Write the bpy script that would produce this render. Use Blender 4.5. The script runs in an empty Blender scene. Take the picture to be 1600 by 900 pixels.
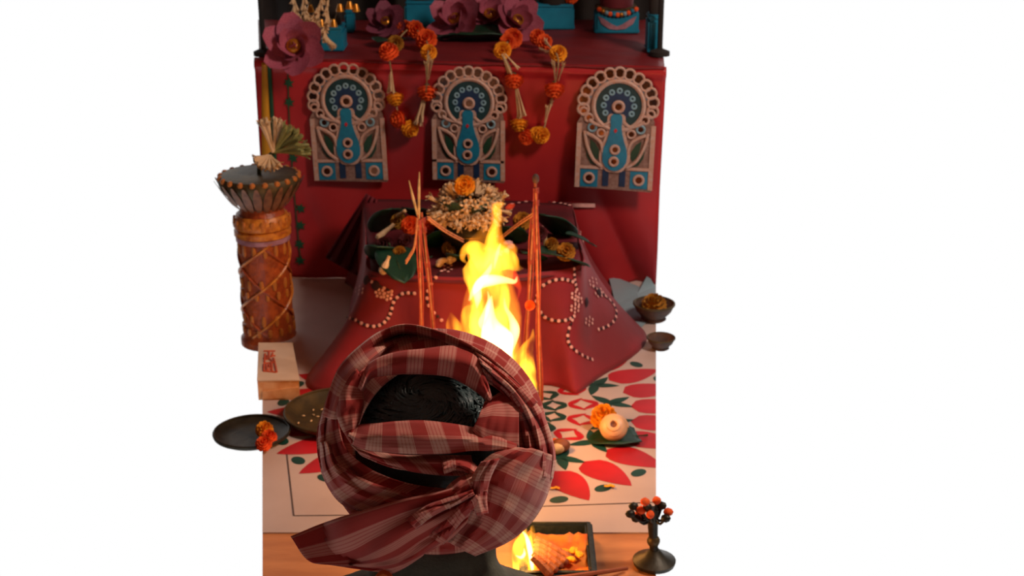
import bpy, bmesh, math, random
from mathutils import Vector, Matrix, noise
from mathutils.bvhtree import BVHTree
R = math.radians
random.seed(7)
scene = bpy.context.scene
col = scene.collection

# ---------------------------------------------------------------- camera
FPX, CH, PITCH = 2138.0, 1.41, R(20)
cam_d = bpy.data.cameras.new('camera'); cam = bpy.data.objects.new('camera', cam_d); col.objects.link(cam)
cam_d.sensor_width = 36; cam_d.lens = FPX / 1600 * 36
cam.location = (0, 0, CH); cam.rotation_euler = (math.pi / 2 - PITCH, 0, 0)
cam_d.dof.use_dof = True; cam_d.dof.focus_distance = 1.56; cam_d.dof.aperture_fstop = 14.0
cam_d.clip_start = 0.02
scene.camera = cam
# ---------------------------------------------------------------- world, exposure, main lamp
w = bpy.data.worlds.new('world'); scene.world = w; w.use_nodes = True
w.node_tree.nodes['Background'].inputs[0].default_value = (1, 1, 1, 1)
w.node_tree.nodes['Background'].inputs[1].default_value = 1.0
scene.view_settings.view_transform = 'Standard'; scene.view_settings.look = 'None'
scene.view_settings.exposure = 0.0; scene.view_settings.gamma = 1.0
scene.view_settings.use_curve_mapping = False
def area(name, loc, target, size, sizey, power, color):
    d = bpy.data.lights.new(name, 'AREA'); d.shape = 'RECTANGLE'; d.size = size; d.size_y = sizey
    d.energy = power; d.color = color
    o = bpy.data.objects.new(name, d); col.objects.link(o); o.location = loc
    o.rotation_euler = (Vector(target) - Vector(loc)).to_track_quat('-Z', 'Y').to_euler()
    return o
area('tube_lamp_light', (1.35, 2.25, 2.28), (-0.1, 3.2, 0.1), 0.3, 0.7, 54, (1.0, 0.80, 0.66))

# ---------------------------------------------------------------- pixel helpers (frame 1600 x 900)
CO = Vector((0, 0, CH))
cR, cF = Vector((1, 0, 0)), Vector((0, math.cos(PITCH), -math.sin(PITCH)))
cU = Vector((0, math.sin(PITCH), math.cos(PITCH)))
def ray(px, py):
    return (cF + cR * ((px - 800) / FPX) + cU * ((450 - py) / FPX)).normalized()
def onz(px, py, z=0.0):
    d = ray(px, py); return CO + d * ((z - CH) / d.z)
def ony(px, py, Y):
    d = ray(px, py); return CO + d * (Y / d.y)
def ppm(p):                      # pixels per metre at a point
    return FPX / (Vector(p) - CO).dot(cF)

# ---------------------------------------------------------------- materials
def lin(h, k=1.0):
    h = h.lstrip('#'); c = [int(h[i:i+2], 16) / 255 for i in (0, 2, 4)]
    return tuple(min(1, k * (x / 12.92 if x <= .04045 else ((x + .055) / 1.055) ** 2.4)) for x in c) + (1,)
MATS = {}
def mat(name, c, rough=0.6, c2=None, scale=20, bump=0.0, bscale=None, metal=0.0, spec=0.4, sheen=0.0, stretch=(1, 1, 1), lo=.35, hi=.65):
    m = bpy.data.materials.new(name); m.use_nodes = True; nt = m.node_tree; N = nt.nodes; L = nt.links
    b = N['Principled BSDF']; MATS[name] = m
    b.inputs['Roughness'].default_value = rough; b.inputs['Metallic'].default_value = metal
    b.inputs['Specular IOR Level'].default_value = spec
    if sheen: b.inputs['Sheen Weight'].default_value = sheen
    tc = N.new('ShaderNodeTexCoord'); mp = N.new('ShaderNodeMapping'); mp.inputs['Scale'].default_value = stretch
    L.new(tc.outputs['Object'], mp.inputs['Vector'])
    nz = N.new('ShaderNodeTexNoise'); nz.inputs['Scale'].default_value = scale; nz.inputs['Detail'].default_value = 4
    L.new(mp.outputs[0], nz.inputs['Vector'])
    rp = N.new('ShaderNodeValToRGB'); rp.color_ramp.elements[0].position = lo; rp.color_ramp.elements[1].position = hi
    rp.color_ramp.elements[0].color = c; rp.color_ramp.elements[1].color = c2 or tuple(min(1, x * 1.25) for x in c[:3]) + (1,)
    L.new(nz.outputs['Fac'], rp.inputs[0]); L.new(rp.outputs[0], b.inputs['Base Color'])
    if bump:
        n2 = N.new('ShaderNodeTexNoise'); n2.inputs['Scale'].default_value = bscale or scale * 4; n2.inputs['Detail'].default_value = 3
        L.new(mp.outputs[0], n2.inputs['Vector'])
        bp = N.new('ShaderNodeBump'); bp.inputs['Strength'].default_value = bump; bp.inputs['Distance'].default_value = .004
        L.new(n2.outputs['Fac'], bp.inputs['Height']); L.new(bp.outputs[0], b.inputs['Normal'])
    return m
def emit_volume(name, c, strength, nscale=0, lo=.35, hi=.7):
    m = bpy.data.materials.new(name); m.use_nodes = True; nt = m.node_tree; N = nt.nodes; L = nt.links
    N.remove(N['Principled BSDF']); out = N['Material Output']
    e = N.new('ShaderNodeEmission'); e.inputs[0].default_value = c; e.inputs[1].default_value = strength
    if nscale:
        tc = N.new('ShaderNodeTexCoord'); mp = N.new('ShaderNodeMapping'); mp.inputs['Scale'].default_value = (1, 1, .38)
        L.new(tc.outputs['Object'], mp.inputs['Vector'])
        nz = N.new('ShaderNodeTexNoise'); nz.inputs['Scale'].default_value = nscale; nz.inputs['Detail'].default_value = 1.5
        nz.inputs['Distortion'].default_value = .8
        L.new(mp.outputs[0], nz.inputs['Vector'])
        mr = N.new('ShaderNodeMapRange'); mr.inputs['From Min'].default_value = lo; mr.inputs['From Max'].default_value = hi
        mr.inputs['To Min'].default_value = strength * .04; mr.inputs['To Max'].default_value = strength
        L.new(nz.outputs['Fac'], mr.inputs['Value']); L.new(mr.outputs[0], e.inputs[1])
    L.new(e.outputs[0], out.inputs['Volume'])
    MATS[name] = m; return m

# ---------------------------------------------------------------- mesh collection
class MB:
    def __init__(s): s.v = []; s.f = []; s.uv = []
    def add(s, vs, fs):
        o = len(s.v); s.v += [tuple(x) for x in vs]; s.f += [tuple(i + o for i in f) for f in fs]; return s
    def box(s, c, d, rot=None, bev=0.0):
        x, y, z = d[0] / 2, d[1] / 2, d[2] / 2
        if bev:
            b = min(bev, x * .9, y * .9, z * .9); vs = []; 
            bm = bmesh.new(); bmesh.ops.create_cube(bm, size=1)
            for v in bm.verts: v.co = Vector((v.co.x * d[0], v.co.y * d[1], v.co.z * d[2]))
            bmesh.ops.bevel(bm, geom=list(bm.edges), offset=b, segments=2, affect='EDGES')
            bm.verts.index_update(); vs = [v.co.copy() for v in bm.verts]; fs = [[v.index for v in f.verts] for f in bm.faces]; bm.free()
        else:
            vs = [Vector((a * x, b * y, e * z)) for a in (-1, 1) for b in (-1, 1) for e in (-1, 1)]
            fs = [(0, 1, 3, 2), (4, 6, 7, 5), (0, 4, 5, 1), (2, 3, 7, 6), (0, 2, 6, 4), (1, 5, 7, 3)]
        M = rot or Matrix(); c = Vector(c)
        return s.add([M @ v + c for v in vs], fs)
    def tube(s, pts, rad, n=8, flat=1.0, cap=True):
        pts = [Vector(p) for p in pts]; k = len(pts)
        if not hasattr(rad, '__len__'): rad = [rad] * k
        vs = []; ref = Vector((0, 1, 0.01)).normalized()
        for i, p in enumerate(pts):
            t = (pts[min(i + 1, k - 1)] - pts[max(i - 1, 0)]).normalized()
            a = t.cross(ref)
            if a.length < 1e-3: a = t.cross(Vector((1, 0, 0)))
            a.normalize(); b = a.cross(t).normalized()
            for j in range(n):
                q = 2 * math.pi * j / n
                vs.append(p + a * (math.cos(q) * rad[i]) + b * (math.sin(q) * rad[i] * flat))
        fs = [(i * n + j, i * n + (j + 1) % n, (i + 1) * n + (j + 1) % n, (i + 1) * n + j) for i in range(k - 1) for j in range(n)]
        if cap: fs += [tuple(range(n - 1, -1, -1)), tuple(range((k - 1) * n, k * n))]
        return s.add(vs, fs)
    def lathe(s, prof, n=24, c=(0, 0, 0), M=None, fn=None):
        vs = []; c = Vector(c); M = M or Matrix()
        for i, (r, z) in enumerate(prof):
            for j in range(n):
                q = 2 * math.pi * j / n; rr = r if not fn else fn(r, q, i)
                vs.append(M @ Vector((rr * math.cos(q), rr * math.sin(q), z)) + c)
        k = len(prof)
        fs = [(i * n + j, i * n + (j + 1) % n, (i + 1) * n + (j + 1) % n, (i + 1) * n + j) for i in range(k - 1) for j in range(n)]
        if prof[0][0] > 1e-6: fs.append(tuple(range(n - 1, -1, -1)))
        if prof[-1][0] > 1e-6: fs.append(tuple(range((k - 1) * n, k * n)))
        return s.add(vs, fs)
    def ball(s, c, r, nu=14, nv=9, M=None, fn=None):
        if not hasattr(r, '__len__'): r = (r, r, r)
        c = Vector(c); M = M or Matrix(); vs = []
        for i in range(nv + 1):
            th = math.pi * i / nv
            for j in range(nu):
                ph = 2 * math.pi * j / nu
                d = Vector((math.sin(th) * math.cos(ph), math.sin(th) * math.sin(ph), math.cos(th)))
                k = fn(d) if fn else 1
                vs.append(M @ Vector((d.x * r[0] * k, d.y * r[1] * k, d.z * r[2] * k)) + c)
        fs = [(i * nu + j, (i + 1) * nu + j, (i + 1) * nu + (j + 1) % nu, i * nu + (j + 1) % nu) for i in range(nv) for j in range(nu)]
        return s.add(vs, fs)
    def prism(s, poly, t, M=None):                   # polygon in xz, front at y=-t, back at y=0
        n = len(poly); M = M or Matrix()
        vs = [M @ Vector((x, -t, z)) for x, z in poly] + [M @ Vector((x, 0, z)) for x, z in poly]
        fs = [tuple(range(n)), tuple(range(2 * n - 1, n - 1, -1))] + [(i, n + i, n + (i + 1) % n, (i + 1) % n) for i in range(n)]
        return s.add(vs, fs)
    def grid(s, rows):                               # rows of equal length of points
        n = len(rows[0]); k = len(rows)
        return s.add([p for r_ in rows for p in r_], [(i * n + j, i * n + j + 1, (i + 1) * n + j + 1, (i + 1) * n + j) for i in range(k - 1) for j in range(n - 1)])
    def mesh(s, name, m, smooth=True, weld=False):
        me = bpy.data.meshes.new(name); me.from_pydata(s.v, [], s.f)
        if s.uv:
            ul = me.uv_layers.new(name='UVMap')
            for lp in me.loops: ul.data[lp.index].uv = s.uv[lp.vertex_index]
        bm = bmesh.new(); bm.from_mesh(me)
        if weld: bmesh.ops.remove_doubles(bm, verts=bm.verts, dist=1e-5)
        bmesh.ops.recalc_face_normals(bm, faces=bm.faces); bm.to_mesh(me); bm.free()
        if m: me.materials.append(MATS[m] if isinstance(m, str) else m)
        if smooth:
            me.shade_smooth()
            try: me.set_sharp_from_angle(angle=R(42))
            except Exception: pass
        return me
    def build(s, name, m, parent=None, smooth=True, **k):
        return link(name, s.mesh(name, m, smooth, **k), parent)
def link(name, me, parent=None):
    o = bpy.data.objects.new(name, me); col.objects.link(o)
    if parent: o.parent = parent
    return o
def tag(o, label, cat=None, group=None, kind=None):
    o['label'] = label
    if cat: o['category'] = cat
    if group: o['group'] = group
    if kind: o['kind'] = kind
    return o
def thing(name, label, cat, loc=(0, 0, 0), rotz=0, group=None):
    o = bpy.data.objects.new(name, None); col.objects.link(o); o.empty_display_size = .05
    o.location = loc; o.rotation_euler = (0, 0, rotz); return tag(o, label, cat, group)
def cr(pts, n):                                      # Catmull-Rom resample to n points
    P = [Vector(p) for p in pts]; k = len(P) - 1; out = []
    for i in range(n):
        t = k * i / (n - 1); a = min(int(t), k - 1); u = t - a
        p1, p2 = P[a], P[a + 1]; p0 = P[a - 1] if a else p1 * 2 - p2; p3 = P[a + 2] if a + 2 <= k else p2 * 2 - p1
        out.append(.5 * ((2 * p1) + (p2 - p0) * u + (2 * p0 - 5 * p1 + 4 * p2 - p3) * u * u + (3 * p1 - p0 - 3 * p2 + p3) * u ** 3))
    return out
def rect(x0, z0, x1, z1): return [(x0, z0), (x1, z0), (x1, z1), (x0, z1)]
def disc(x, z, r, n=16, rz=None): return [(x + r * math.cos(2 * math.pi * i / n), z + (rz or r) * math.sin(2 * math.pi * i / n)) for i in range(n)]
def ring_mb(mb, x, z, r0, r1, t, y=0, n=20, a0=0, a1=2 * math.pi):
    full = abs(a1 - a0 - 2 * math.pi) < 1e-4; k = n if full else n + 1; vs = []
    for i in range(k):
        q = a0 + (a1 - a0) * i / n
        for r_, yy in ((r0, y), (r0, y - t), ((r0 + r1) / 2, y - t * 1.5), (r1, y - t), (r1, y)):
            vs.append((x + r_ * math.cos(q), yy, z + r_ * math.sin(q)))
    fs = []
    for i in range(n):
        a, b = i * 5, ((i + 1) % k) * 5
        fs += [(a + j, a + j + 1, b + j + 1, b + j) for j in range(4)]
    mb.add(vs, fs)

# ---------------------------------------------------------------- material list
mat('tan_floor', lin('#c98552'), .55, lin('#b06f42'), 6, .1, 60, stretch=(1, 4, 1))
mat('white_sheet', lin('#beaaa4'), .5, lin('#b29d96'), 4, .05, 40)
mat('ink', lin('#4a3a36'), .6)
mat('print_red', lin('#b81824'), .5, lin('#9c141d'), 7)
mat('print_green', lin('#0f4238'), .5, lin('#0b332c'), 9)
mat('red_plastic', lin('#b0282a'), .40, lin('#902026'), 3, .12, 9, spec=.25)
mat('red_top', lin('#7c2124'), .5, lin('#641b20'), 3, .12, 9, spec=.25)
mat('yellow_cloth', lin('#c98a14'), .7, lin('#b3780f'), 6)
mat('green_cloth', lin('#0d4a2c'), .7, lin('#0a3a22'), 9)
mat('maroon_cloth', lin('#901a28'), .75, lin('#741420'), 5, .15, 30, sheen=.1)
mat('dark_maroon', lin('#6a1420'), .75, lin('#4d0f19'), 6, .15, 30)
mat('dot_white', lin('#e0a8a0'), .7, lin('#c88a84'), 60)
mat('dot_dark', lin('#2c1018'), .7)
mat('beige_trim', lin('#b59a90'), .6, lin('#b58672'), 90, .3, 300)
mat('panel_back', lin('#8a6c62'), .6, lin('#745248'), 120, .4, 260)
mat('mirror_brown', lin('#6a3c22'), .15, lin('#33201a'), 40, metal=.8)
mat('teal_dark', lin('#06343a'), .5, lin('#052a30'), 40)
mat('peacock_blue', lin('#0f7696'), .45, lin('#0c6584'), 40)
mat('navy', lin('#0a2c50'), .5, lin('#082342'), 40)
mat('light_blue', lin('#7fa0ac'), .5, lin('#6a8c9c'), 60)
mat('leaf_green', lin('#0c3024'), .45, lin('#123a26'), 20, .2, 60)
mat('olive_leaf', lin('#3d4a24'), .6, lin('#2d3820'), 40)
mat('marigold_orange', lin('#f7621e'), .75, lin('#e04c14'), 90, .4, 200)
mat('marigold_yellow', lin('#f8a81a'), .75, lin('#e88e10'), 90, .4, 200)
mat('marigold_dull', lin('#b8801f'), .8, lin('#8f5c14'), 60, .4, 200)
mat('tuberose', lin('#d3b58f'), .6, lin('#b8946a'), 60)
mat('calyx', lin('#2f3a20'), .6)
mat('stem_tan', lin('#b59b72'), .7, lin('#8f7a52'), 60)
mat('lotus_pink', lin('#a8566a'), .65, lin('#984259'), 20, .15, 60)
mat('lotus_dim', lin('#8a4258'), .65, lin('#6b3046'), 20, .15, 60)
mat('blue_paint', lin('#0d7f9e'), .5, lin('#0a6a88'), 12)
mat('dark_backdrop', lin('#2a2320'), .9, lin('#1a1614'), 5)
mat('dark_metal', lin('#3a352a'), .45, lin('#28261f'), 30, .15, 80, metal=.5)
mat('iron', lin('#1c2426'), .55, lin('#28302f'), 40, .3, 90, metal=.3)
mat('brass', lin('#8a6a30'), .35, lin('#5f4a26'), 30, .1, 80, metal=.8)
mat('gold', lin('#c98a30'), .3, lin('#a86a1c'), 60, metal=.6)
mat('old_brass', lin('#5d4d30'), .5, lin('#453c2a'), 25, .2, 90, metal=.5)
mat('terracotta', lin('#a3481c'), .4, lin('#7d3214'), 50, .4, 120)
mat('column_gold', lin('#c77a28'), .35, lin('#9a4c18'), 60, .4, 140)
mat('column_lilac', lin('#a87a88'), .5, lin('#8a5a66'), 40)
mat('capital_brown', lin('#8a5a3c'), .5, lin('#5f3c2a'), 40)
mat('paper_pack', lin('#d9bfa8'), .7, lin('#cfae92'), 10, .1, 50)
mat('pack_side', lin('#e0ab7c'), .7, lin('#cc8752'), 30, .1, 50)
mat('pack_ink', lin('#b04a2c'), .7)
mat('wood', lin('#a8653a'), .7, lin('#7d4526'), 14, .4, 50, stretch=(8, 8, 1))
mat('stick_orange', lin('#94502f'), .7, lin('#8a3f22'), 30, .3, 90)
mat('thread_red', lin('#9c4032'), .8, lin('#84322a'), 90)
mat('thread_tan', lin('#b8805c'), .8, lin('#96624a'), 90)
mat('orange_paper', lin('#d85a1a'), .6, lin('#e07f1c'), 25, .2, 50)
mat('shell', lin('#e3b891'), .4, lin('#c98e64'), 12, .1, 60)
mat('shell_dark', lin('#6a3a22'), .6)
mat('clay', lin('#5a4034'), .7, lin('#3f2e28'), 30, .3, 90)
mat('pale_blue_patch', lin('#7f99a3'), .6, lin('#8f97a0'), 4)
mat('skin', lin('#8a5a40'), .55, lin('#7a4c34'), 12)
mat('hair', lin('#2a474b'), .42, lin('#566a6c'), 24, .3, 160, spec=.6)
mat('kurta', lin('#5c5c4e'), .85, lin('#4e4f44'), 40, .3, 300)
mat('white_cotton', lin('#b9c0c8'), .8, lin('#aab2bc'), 30)
mat('saffron', lin('#e0701c'), .75, lin('#c85a14'), 40)
mat('plaster', lin('#6e5c50'), .9, lin('#665448'), 3)
mat('shade_canopy', lin('#8a5a48'), .9, lin('#7a4c3c'), 3)
mat('ember', lin('#2a1812'), .9, lin('#120c0a'), 60, .5, 120)
MATS['lamp_glass'] = bpy.data.materials.new('lamp_glass'); MATS['lamp_glass'].use_nodes = True
_b = MATS['lamp_glass'].node_tree.nodes['Principled BSDF']; _b.inputs['Emission Color'].default_value = (1, .82, .68, 1); _b.inputs['Emission Strength'].default_value = 4
FC = (1.0, .30, .022, 1)
emit_volume('flame_outer', (1, .28, .016, 1), 44, 24, .36, .62)
emit_volume('flame_side', (1, .34, .018, 1), 140, 26, .38, .6)
emit_volume('flame_mid', (1, .38, .022, 1), 86, 24, .42, .62)
emit_volume('flame_core', (1, .5, .16, 1), 330)
emit_volume('flame_red', (1, .07, .012, 1), 70)

def gamcha():
    m = bpy.data.materials.new('checked_gamcha'); m.use_nodes = True; nt = m.node_tree; N = nt.nodes; L = nt.links
    b = N['Principled BSDF']; b.inputs['Roughness'].default_value = .85; b.inputs['Sheen Weight'].default_value = .15
    b.inputs['Specular IOR Level'].default_value = .15
    uv = N.new('ShaderNodeUVMap'); sp = N.new('ShaderNodeSeparateXYZ'); L.new(uv.outputs[0], sp.inputs[0])
    def mth(op, a, bb=None, clamp=False):
        n = N.new('ShaderNodeMath'); n.operation = op; n.use_clamp = clamp
        for i, x in enumerate((a, bb)):
            if x is None: continue
            if isinstance(x, (int, float)): n.inputs[i].default_value = x
            else: L.new(x, n.inputs[i])
        return n.outputs[0]
    def stripe(src, period, duty, fine):
        f = mth('FRACT', mth('DIVIDE', src, period)); a = mth('LESS_THAN', f, duty)
        g = mth('FRACT', mth('DIVIDE', src, fine)); l = mth('ADD', mth('MULTIPLY', mth('LESS_THAN', g, .68), .45), .55)
        return mth('MULTIPLY', a, l)
    s1 = stripe(sp.outputs['X'], .037, .52, .0042); s2 = stripe(sp.outputs['Y'], .056, .40, .0042)
    f = mth('ADD', mth('MULTIPLY', s1, .66), mth('MULTIPLY', s2, .42), True)
    rp = N.new('ShaderNodeValToRGB'); e = rp.color_ramp.elements
    e[0].color = lin('#a83630'); e[1].color = lin('#dca28e'); e[1].position = 1.0
    x = e.new(.5); x.color = lin('#c46c62')
    L.new(f, rp.inputs[0]); L.new(rp.outputs[0], b.inputs['Base Color'])
    tx = N.new('ShaderNodeTexNoise'); tx.inputs['Scale'].default_value = 900; L.new(uv.outputs[0], tx.inputs['Vector'])
    bp = N.new('ShaderNodeBump'); bp.inputs['Strength'].default_value = .25; bp.inputs['Distance'].default_value = .001
    L.new(tx.outputs['Fac'], bp.inputs['Height']); L.new(bp.outputs[0], b.inputs['Normal'])
    MATS['gamcha'] = m
gamcha()

# ================================================================= SETTING
WALL_Y, TOPZ, YAW = 3.98, .672, .12
def struct(name, mb, m, label): return tag(mb.build(name, m, smooth=False), label, kind='structure')
def slab(poly, z0, z1):
    n = len(poly); mb = MB()
    mb.add([(x, y, z1) for x, y in poly] + [(x, y, z0) for x, y in poly],
           [tuple(range(n)), tuple(range(2 * n - 1, n - 1, -1))] + [(i, n + i, n + (i + 1) % n, (i + 1) % n) for i in range(n)])
    return mb
def xat(px, Y, z): return (px - 800) / FPX * (Y * math.cos(PITCH) + (CH - z) * math.sin(PITCH))
YF = 2.43                                              # front edge of the printed sheet
lx = lambda Y, p=410: xat(p, Y, 0)
struct('floor', slab([(-.62, .55), (.62, .55), (lx(2.2, 1025), 2.2), (lx(4.9, 1025), 4.9), (lx(4.9), 4.9), (lx(2.2), 2.2)], -.05, -.003), 'tan_floor', 'tan wooden floor in front of the printed sheet')
mb = MB().box((0, 4.0 - 5.0, 1.2), (4.2, .1, 2.6)); struct('shade_wall_back', mb, 'plaster', 'added unseen plaster wall blocking light behind the camera')  # unseen, added to cut the fill from the white world
for nm, x in (('shade_wall_left', -2.1), ('shade_wall_right', 2.1)):
    struct(nm, MB().box((x, 1.85, .65), (.1, 5.8, 3.7)), 'plaster', f'added unseen plaster {nm.replace("_", " ")}')  # unseen side walls added to hold back world light, also from below
struct('ceiling', MB().box((0, 2.2, 2.5), (4.3, 6.6, .08)), 'shade_canopy', 'added unseen cloth ceiling blocking light over the shrine')  # unseen cover put overhead to lower the ambient light
bd = MB(); x0, x1 = xat(404, 4.8, .7), xat(1031, 4.8, .7)
rows = []
for i in range(7):
    z = TOPZ - .3 + i * .3
    rows.append([Vector((x0 + (x1 - x0) * j / 60, 4.80 + .03 * math.sin(j * .9 + .3 * math.sin(i)) , z)) for j in range(61)])
bd.grid(rows); o = bd.build('backdrop_curtain', 'dark_backdrop'); md = o.modifiers.new('s', 'SOLIDIFY'); md.thickness = .01
tag(o, 'dark brown curtain hanging behind the figures on the red table', 'curtain')

# ---- tube lamp on the ceiling (outside the frame)
t = thing('tube_lamp', 'long white tube lamp fixed under the cloth ceiling', 'lamp', (1.35, 2.25, 2.4), math.pi / 2)
MB().box((0, 0, .03), (1.2, .1, .05), bev=.01).build('housing', 'iron', t)
MB().tube([(-.55, 0, -.03), (.55, 0, -.03)], .018, 12).build('tube', 'lamp_glass', t)

# ---- printed floor sheet
sheet = tag(slab([(lx(YF), YF), (lx(YF, 1025), YF), (lx(3.96, 1025), 3.96), (lx(3.96), 3.96)], -.003, 0).build('printed_floor_sheet', 'white_sheet', smooth=False),
            'white floor sheet printed with a ring of red petals and green leaves', 'floor sheet')
CC = onz(750, 650); CX, CY = CC.x, CC.y
def line(a, b, wd=.0035):
    a, b = Vector(a), Vector(b); d = (b - a).normalized(); n = Vector((-d.y, d.x, 0)) * wd / 2; up = Vector((0, 0, .0006))
    m = MB().add([a - n + up, b - n + up, b + n + up, a + n + up], [(0, 1, 2, 3)]); return m
A, B, C_, D_ = onz(447, 700), onz(459, 806), onz(840, 790), onz(1025, 780)
line(A, B).build('border_line', 'ink', sheet, False); line(B, onz(560, 805)).build('border_line', 'ink', sheet, False)
line(onz(800, 793), onz(1024, 785)).build('border_line', 'ink', sheet, False)
def flat(poly, name, m):
    n = len(poly); mb = MB().add([(x, y, .0007) for x, y in poly], [tuple(range(n))]); return mb.mesh(name, m, False)
def lens(L, W, n=9, taper=.62):
    pr = [(L * i / n, W * math.sin(math.pi * (i / n) ** taper) ** .8) for i in range(n + 1)]
    return [(x, -y) for x, y in pr] + [(x, y) for x, y in reversed(pr[1:-1])]
def inframe(p, m=0.0):
    d = Vector(p) - CO; dep = d.dot(cF); px = 800 + d.dot(cR) / dep * FPX
    return 410 + m < px < 1025 - m
CY += .04
EA, EB = Vector((lx(YF, 1025), YF)), Vector((lx(3.96, 1025), 3.96)); LA, LB = Vector((lx(YF), YF)), Vector((lx(3.96), 3.96))
def clip(poly, a, b, sgn):
    d = b - a; f = lambda p: sgn * (d.x * (p[1] - a.y) - d.y * (p[0] - a.x)); out = []
    for i in range(len(poly)):
        p, q = poly[i], poly[(i + 1) % len(poly)]; fp, fq = f(p), f(q)
        if fp >= 0: out.append(p)
        if fp * fq < 0: t_ = fp / (fp - fq); out.append((p[0] + (q[0] - p[0]) * t_, p[1] + (q[1] - p[1]) * t_))
    return out
SHAPES = {'petal': (lens(.150, .042), 'print_red'), 'dot': (disc(0, 0, .021, 18, .014), 'print_green'), 'leaf': (lens(.062, .013), 'print_green'), 'red_leaf': (lens(.054, .0085), 'print_red'), 'inner_leaf': (lens(.046, .0085), 'print_green')}
SH_ME = {k_: flat(v[0], k_, v[1]) for k_, v in SHAPES.items()}
def put(kind, r, ang, rot):
    c = Vector((CX + r * math.cos(ang), CY + r * math.sin(ang))); pl = SHAPES[kind][0]; co, si = math.cos(rot), math.sin(rot)
    wp = [(c.x + x * co - y * si, c.y + x * si + y * co) for x, y in pl]
    if max(y for x, y in wp) > 3.9: return
    cl_ = clip(clip(wp, EA, EB, 1), LA, LB, -1)
    if len(cl_) < 3: return
    if cl_ == wp:
        o = link(kind, SH_ME[kind], sheet); o.location = (c.x, c.y, 0); o.rotation_euler = (0, 0, rot)
    else:
        link(kind, flat(cl_, kind, SHAPES[kind][1]), sheet)
NP = 28
for i in range(NP):
    a = 2 * math.pi * i / NP + R(2); put('petal', .365, a, a); a2 = a + math.pi / NP; put('dot', .485, a2, a2 + math.pi / 2)
for i in range(18):
    a = 2 * math.pi * (i + .3) / 18
    for q_, dr in ((.5, 0), (-.5, 0), (math.pi + .9, .0), (math.pi - .9, .0)): put('leaf', .318, a, a + q_)
    for k in (-1, 1):
        put('red_leaf', .215, a, a + k * .72); put('red_leaf', .290, a, a + math.pi + k * .62)
        put('inner_leaf', .150, a, a + k * .75); put('inner_leaf', .212, a, a + math.pi + k * .65)

# ================================================================= RED TABLE
tbl = thing('altar_table', 'low altar table covered in glossy red sheet with a gold left border', 'table', (0, WALL_Y, 0))
TX0, TX1 = xat(408, WALL_Y, .3), xat(1027, WALL_Y, .3)
def wall_off(x, z):                                    # folds of the hanging sheet; negative = towards the camera
    k = max(0, 1 - z / .34); px = 800 + x * ppm((x, WALL_Y, z))
    o = .010 * noise.noise(Vector((x * 5, z * 3, 0))) - YAW * (x + .58) * (.3 + .7 * max(0, z) / TOPZ)
    o += -.042 * k * abs(math.sin((px - 900) * .034 + z * 7)) * (1 if px > 880 else .35)
    if z > TOPZ - .035: o -= .012 * math.sin((TOPZ - z) / .035 * math.pi)
    return o
def wall_y(x, z): return WALL_Y + wall_off(x, z)
mb = MB(); mb.grid([[Vector((TX0 + (TX1 - TX0) * j / 120, wall_off(TX0 + (TX1 - TX0) * j / 120, z) , z)) for j in range(121)] for z in [TOPZ * i / 60 for i in range(61)]])
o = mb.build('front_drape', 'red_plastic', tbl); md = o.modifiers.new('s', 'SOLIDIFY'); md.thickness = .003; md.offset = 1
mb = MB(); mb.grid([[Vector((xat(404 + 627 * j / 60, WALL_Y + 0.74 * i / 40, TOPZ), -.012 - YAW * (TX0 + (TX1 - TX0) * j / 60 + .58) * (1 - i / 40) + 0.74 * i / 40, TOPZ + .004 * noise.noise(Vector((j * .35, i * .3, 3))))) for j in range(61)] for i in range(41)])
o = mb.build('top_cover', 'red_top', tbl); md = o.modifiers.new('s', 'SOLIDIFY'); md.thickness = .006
MB().box(((TX0 + TX1) / 2, .42, TOPZ - .03), (TX1 - TX0 - .02, .62, .04)).build('table_board', 'wood', tbl)
for x in (TX0 + .05, TX1 - .05):
    for y in (.14, .68): MB().box((x, y, (TOPZ - .05) / 2), (.05, .05, TOPZ - .05)).build('leg', 'wood', tbl)
mb = MB(); ey = lambda px, py, d=.006: ony(px, py, WALL_Y - d) - Vector((0, WALL_Y, 0))
def strip(pts_l, pts_r, name, m, d):
    L_, R_ = cr([(a, b, 0) for a, b in pts_l], 30), cr([(a, b, 0) for a, b in pts_r], 30)
    rows = []
    for a, b in zip(L_, R_):
        row = []
        for s in (0, .5, 1):
            q = a.lerp(b, s); p = ony(q.x, q.y, WALL_Y); p = ony(q.x, q.y, wall_y(p.x, p.z) - d); row.append(p - Vector((0, WALL_Y, 0)))
        rows.append(row)
    o = MB().grid(rows).build(name, m, tbl); md = o.modifiers.new('s', 'SOLIDIFY'); md.thickness = .002; return o
strip([(409, 92), (409, 180), (409, 265), (409, 340)], [(418, 92), (423, 180), (428, 265), (430, 340)], 'gold_border', 'yellow_cloth', .006)
strip([(417, 92), (422, 180), (427, 265), (429, 340)], [(423, 92), (428, 180), (433, 265), (436, 340)], 'green_border', 'green_cloth', .008)
star = [(math.cos(math.pi * i / 6 + .26) * (.017 if i % 2 == 0 else .008), math.sin(math.pi * i / 6 + .26) * (.017 if i % 2 == 0 else .008)) for i in range(12)]
star_me = MB().prism(star, .002).mesh('green_star', 'green_cloth', False)
for px, py in ((451, 130), (452, 160), (458, 247), (470, 325), (470, 351), (469, 380), (470, 405)):
    p = ony(px, py, WALL_Y); o = link('green_star', star_me, tbl); o.location = (p.x, wall_off(p.x, p.z) - .005, p.z)
strip([(449, 105), (452, 200), (459, 300), (469, 410)], [(450.5, 105), (453.5, 200), (460.5, 300), (470.5, 410)], 'star_string', 'green_cloth', .005)
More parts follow.
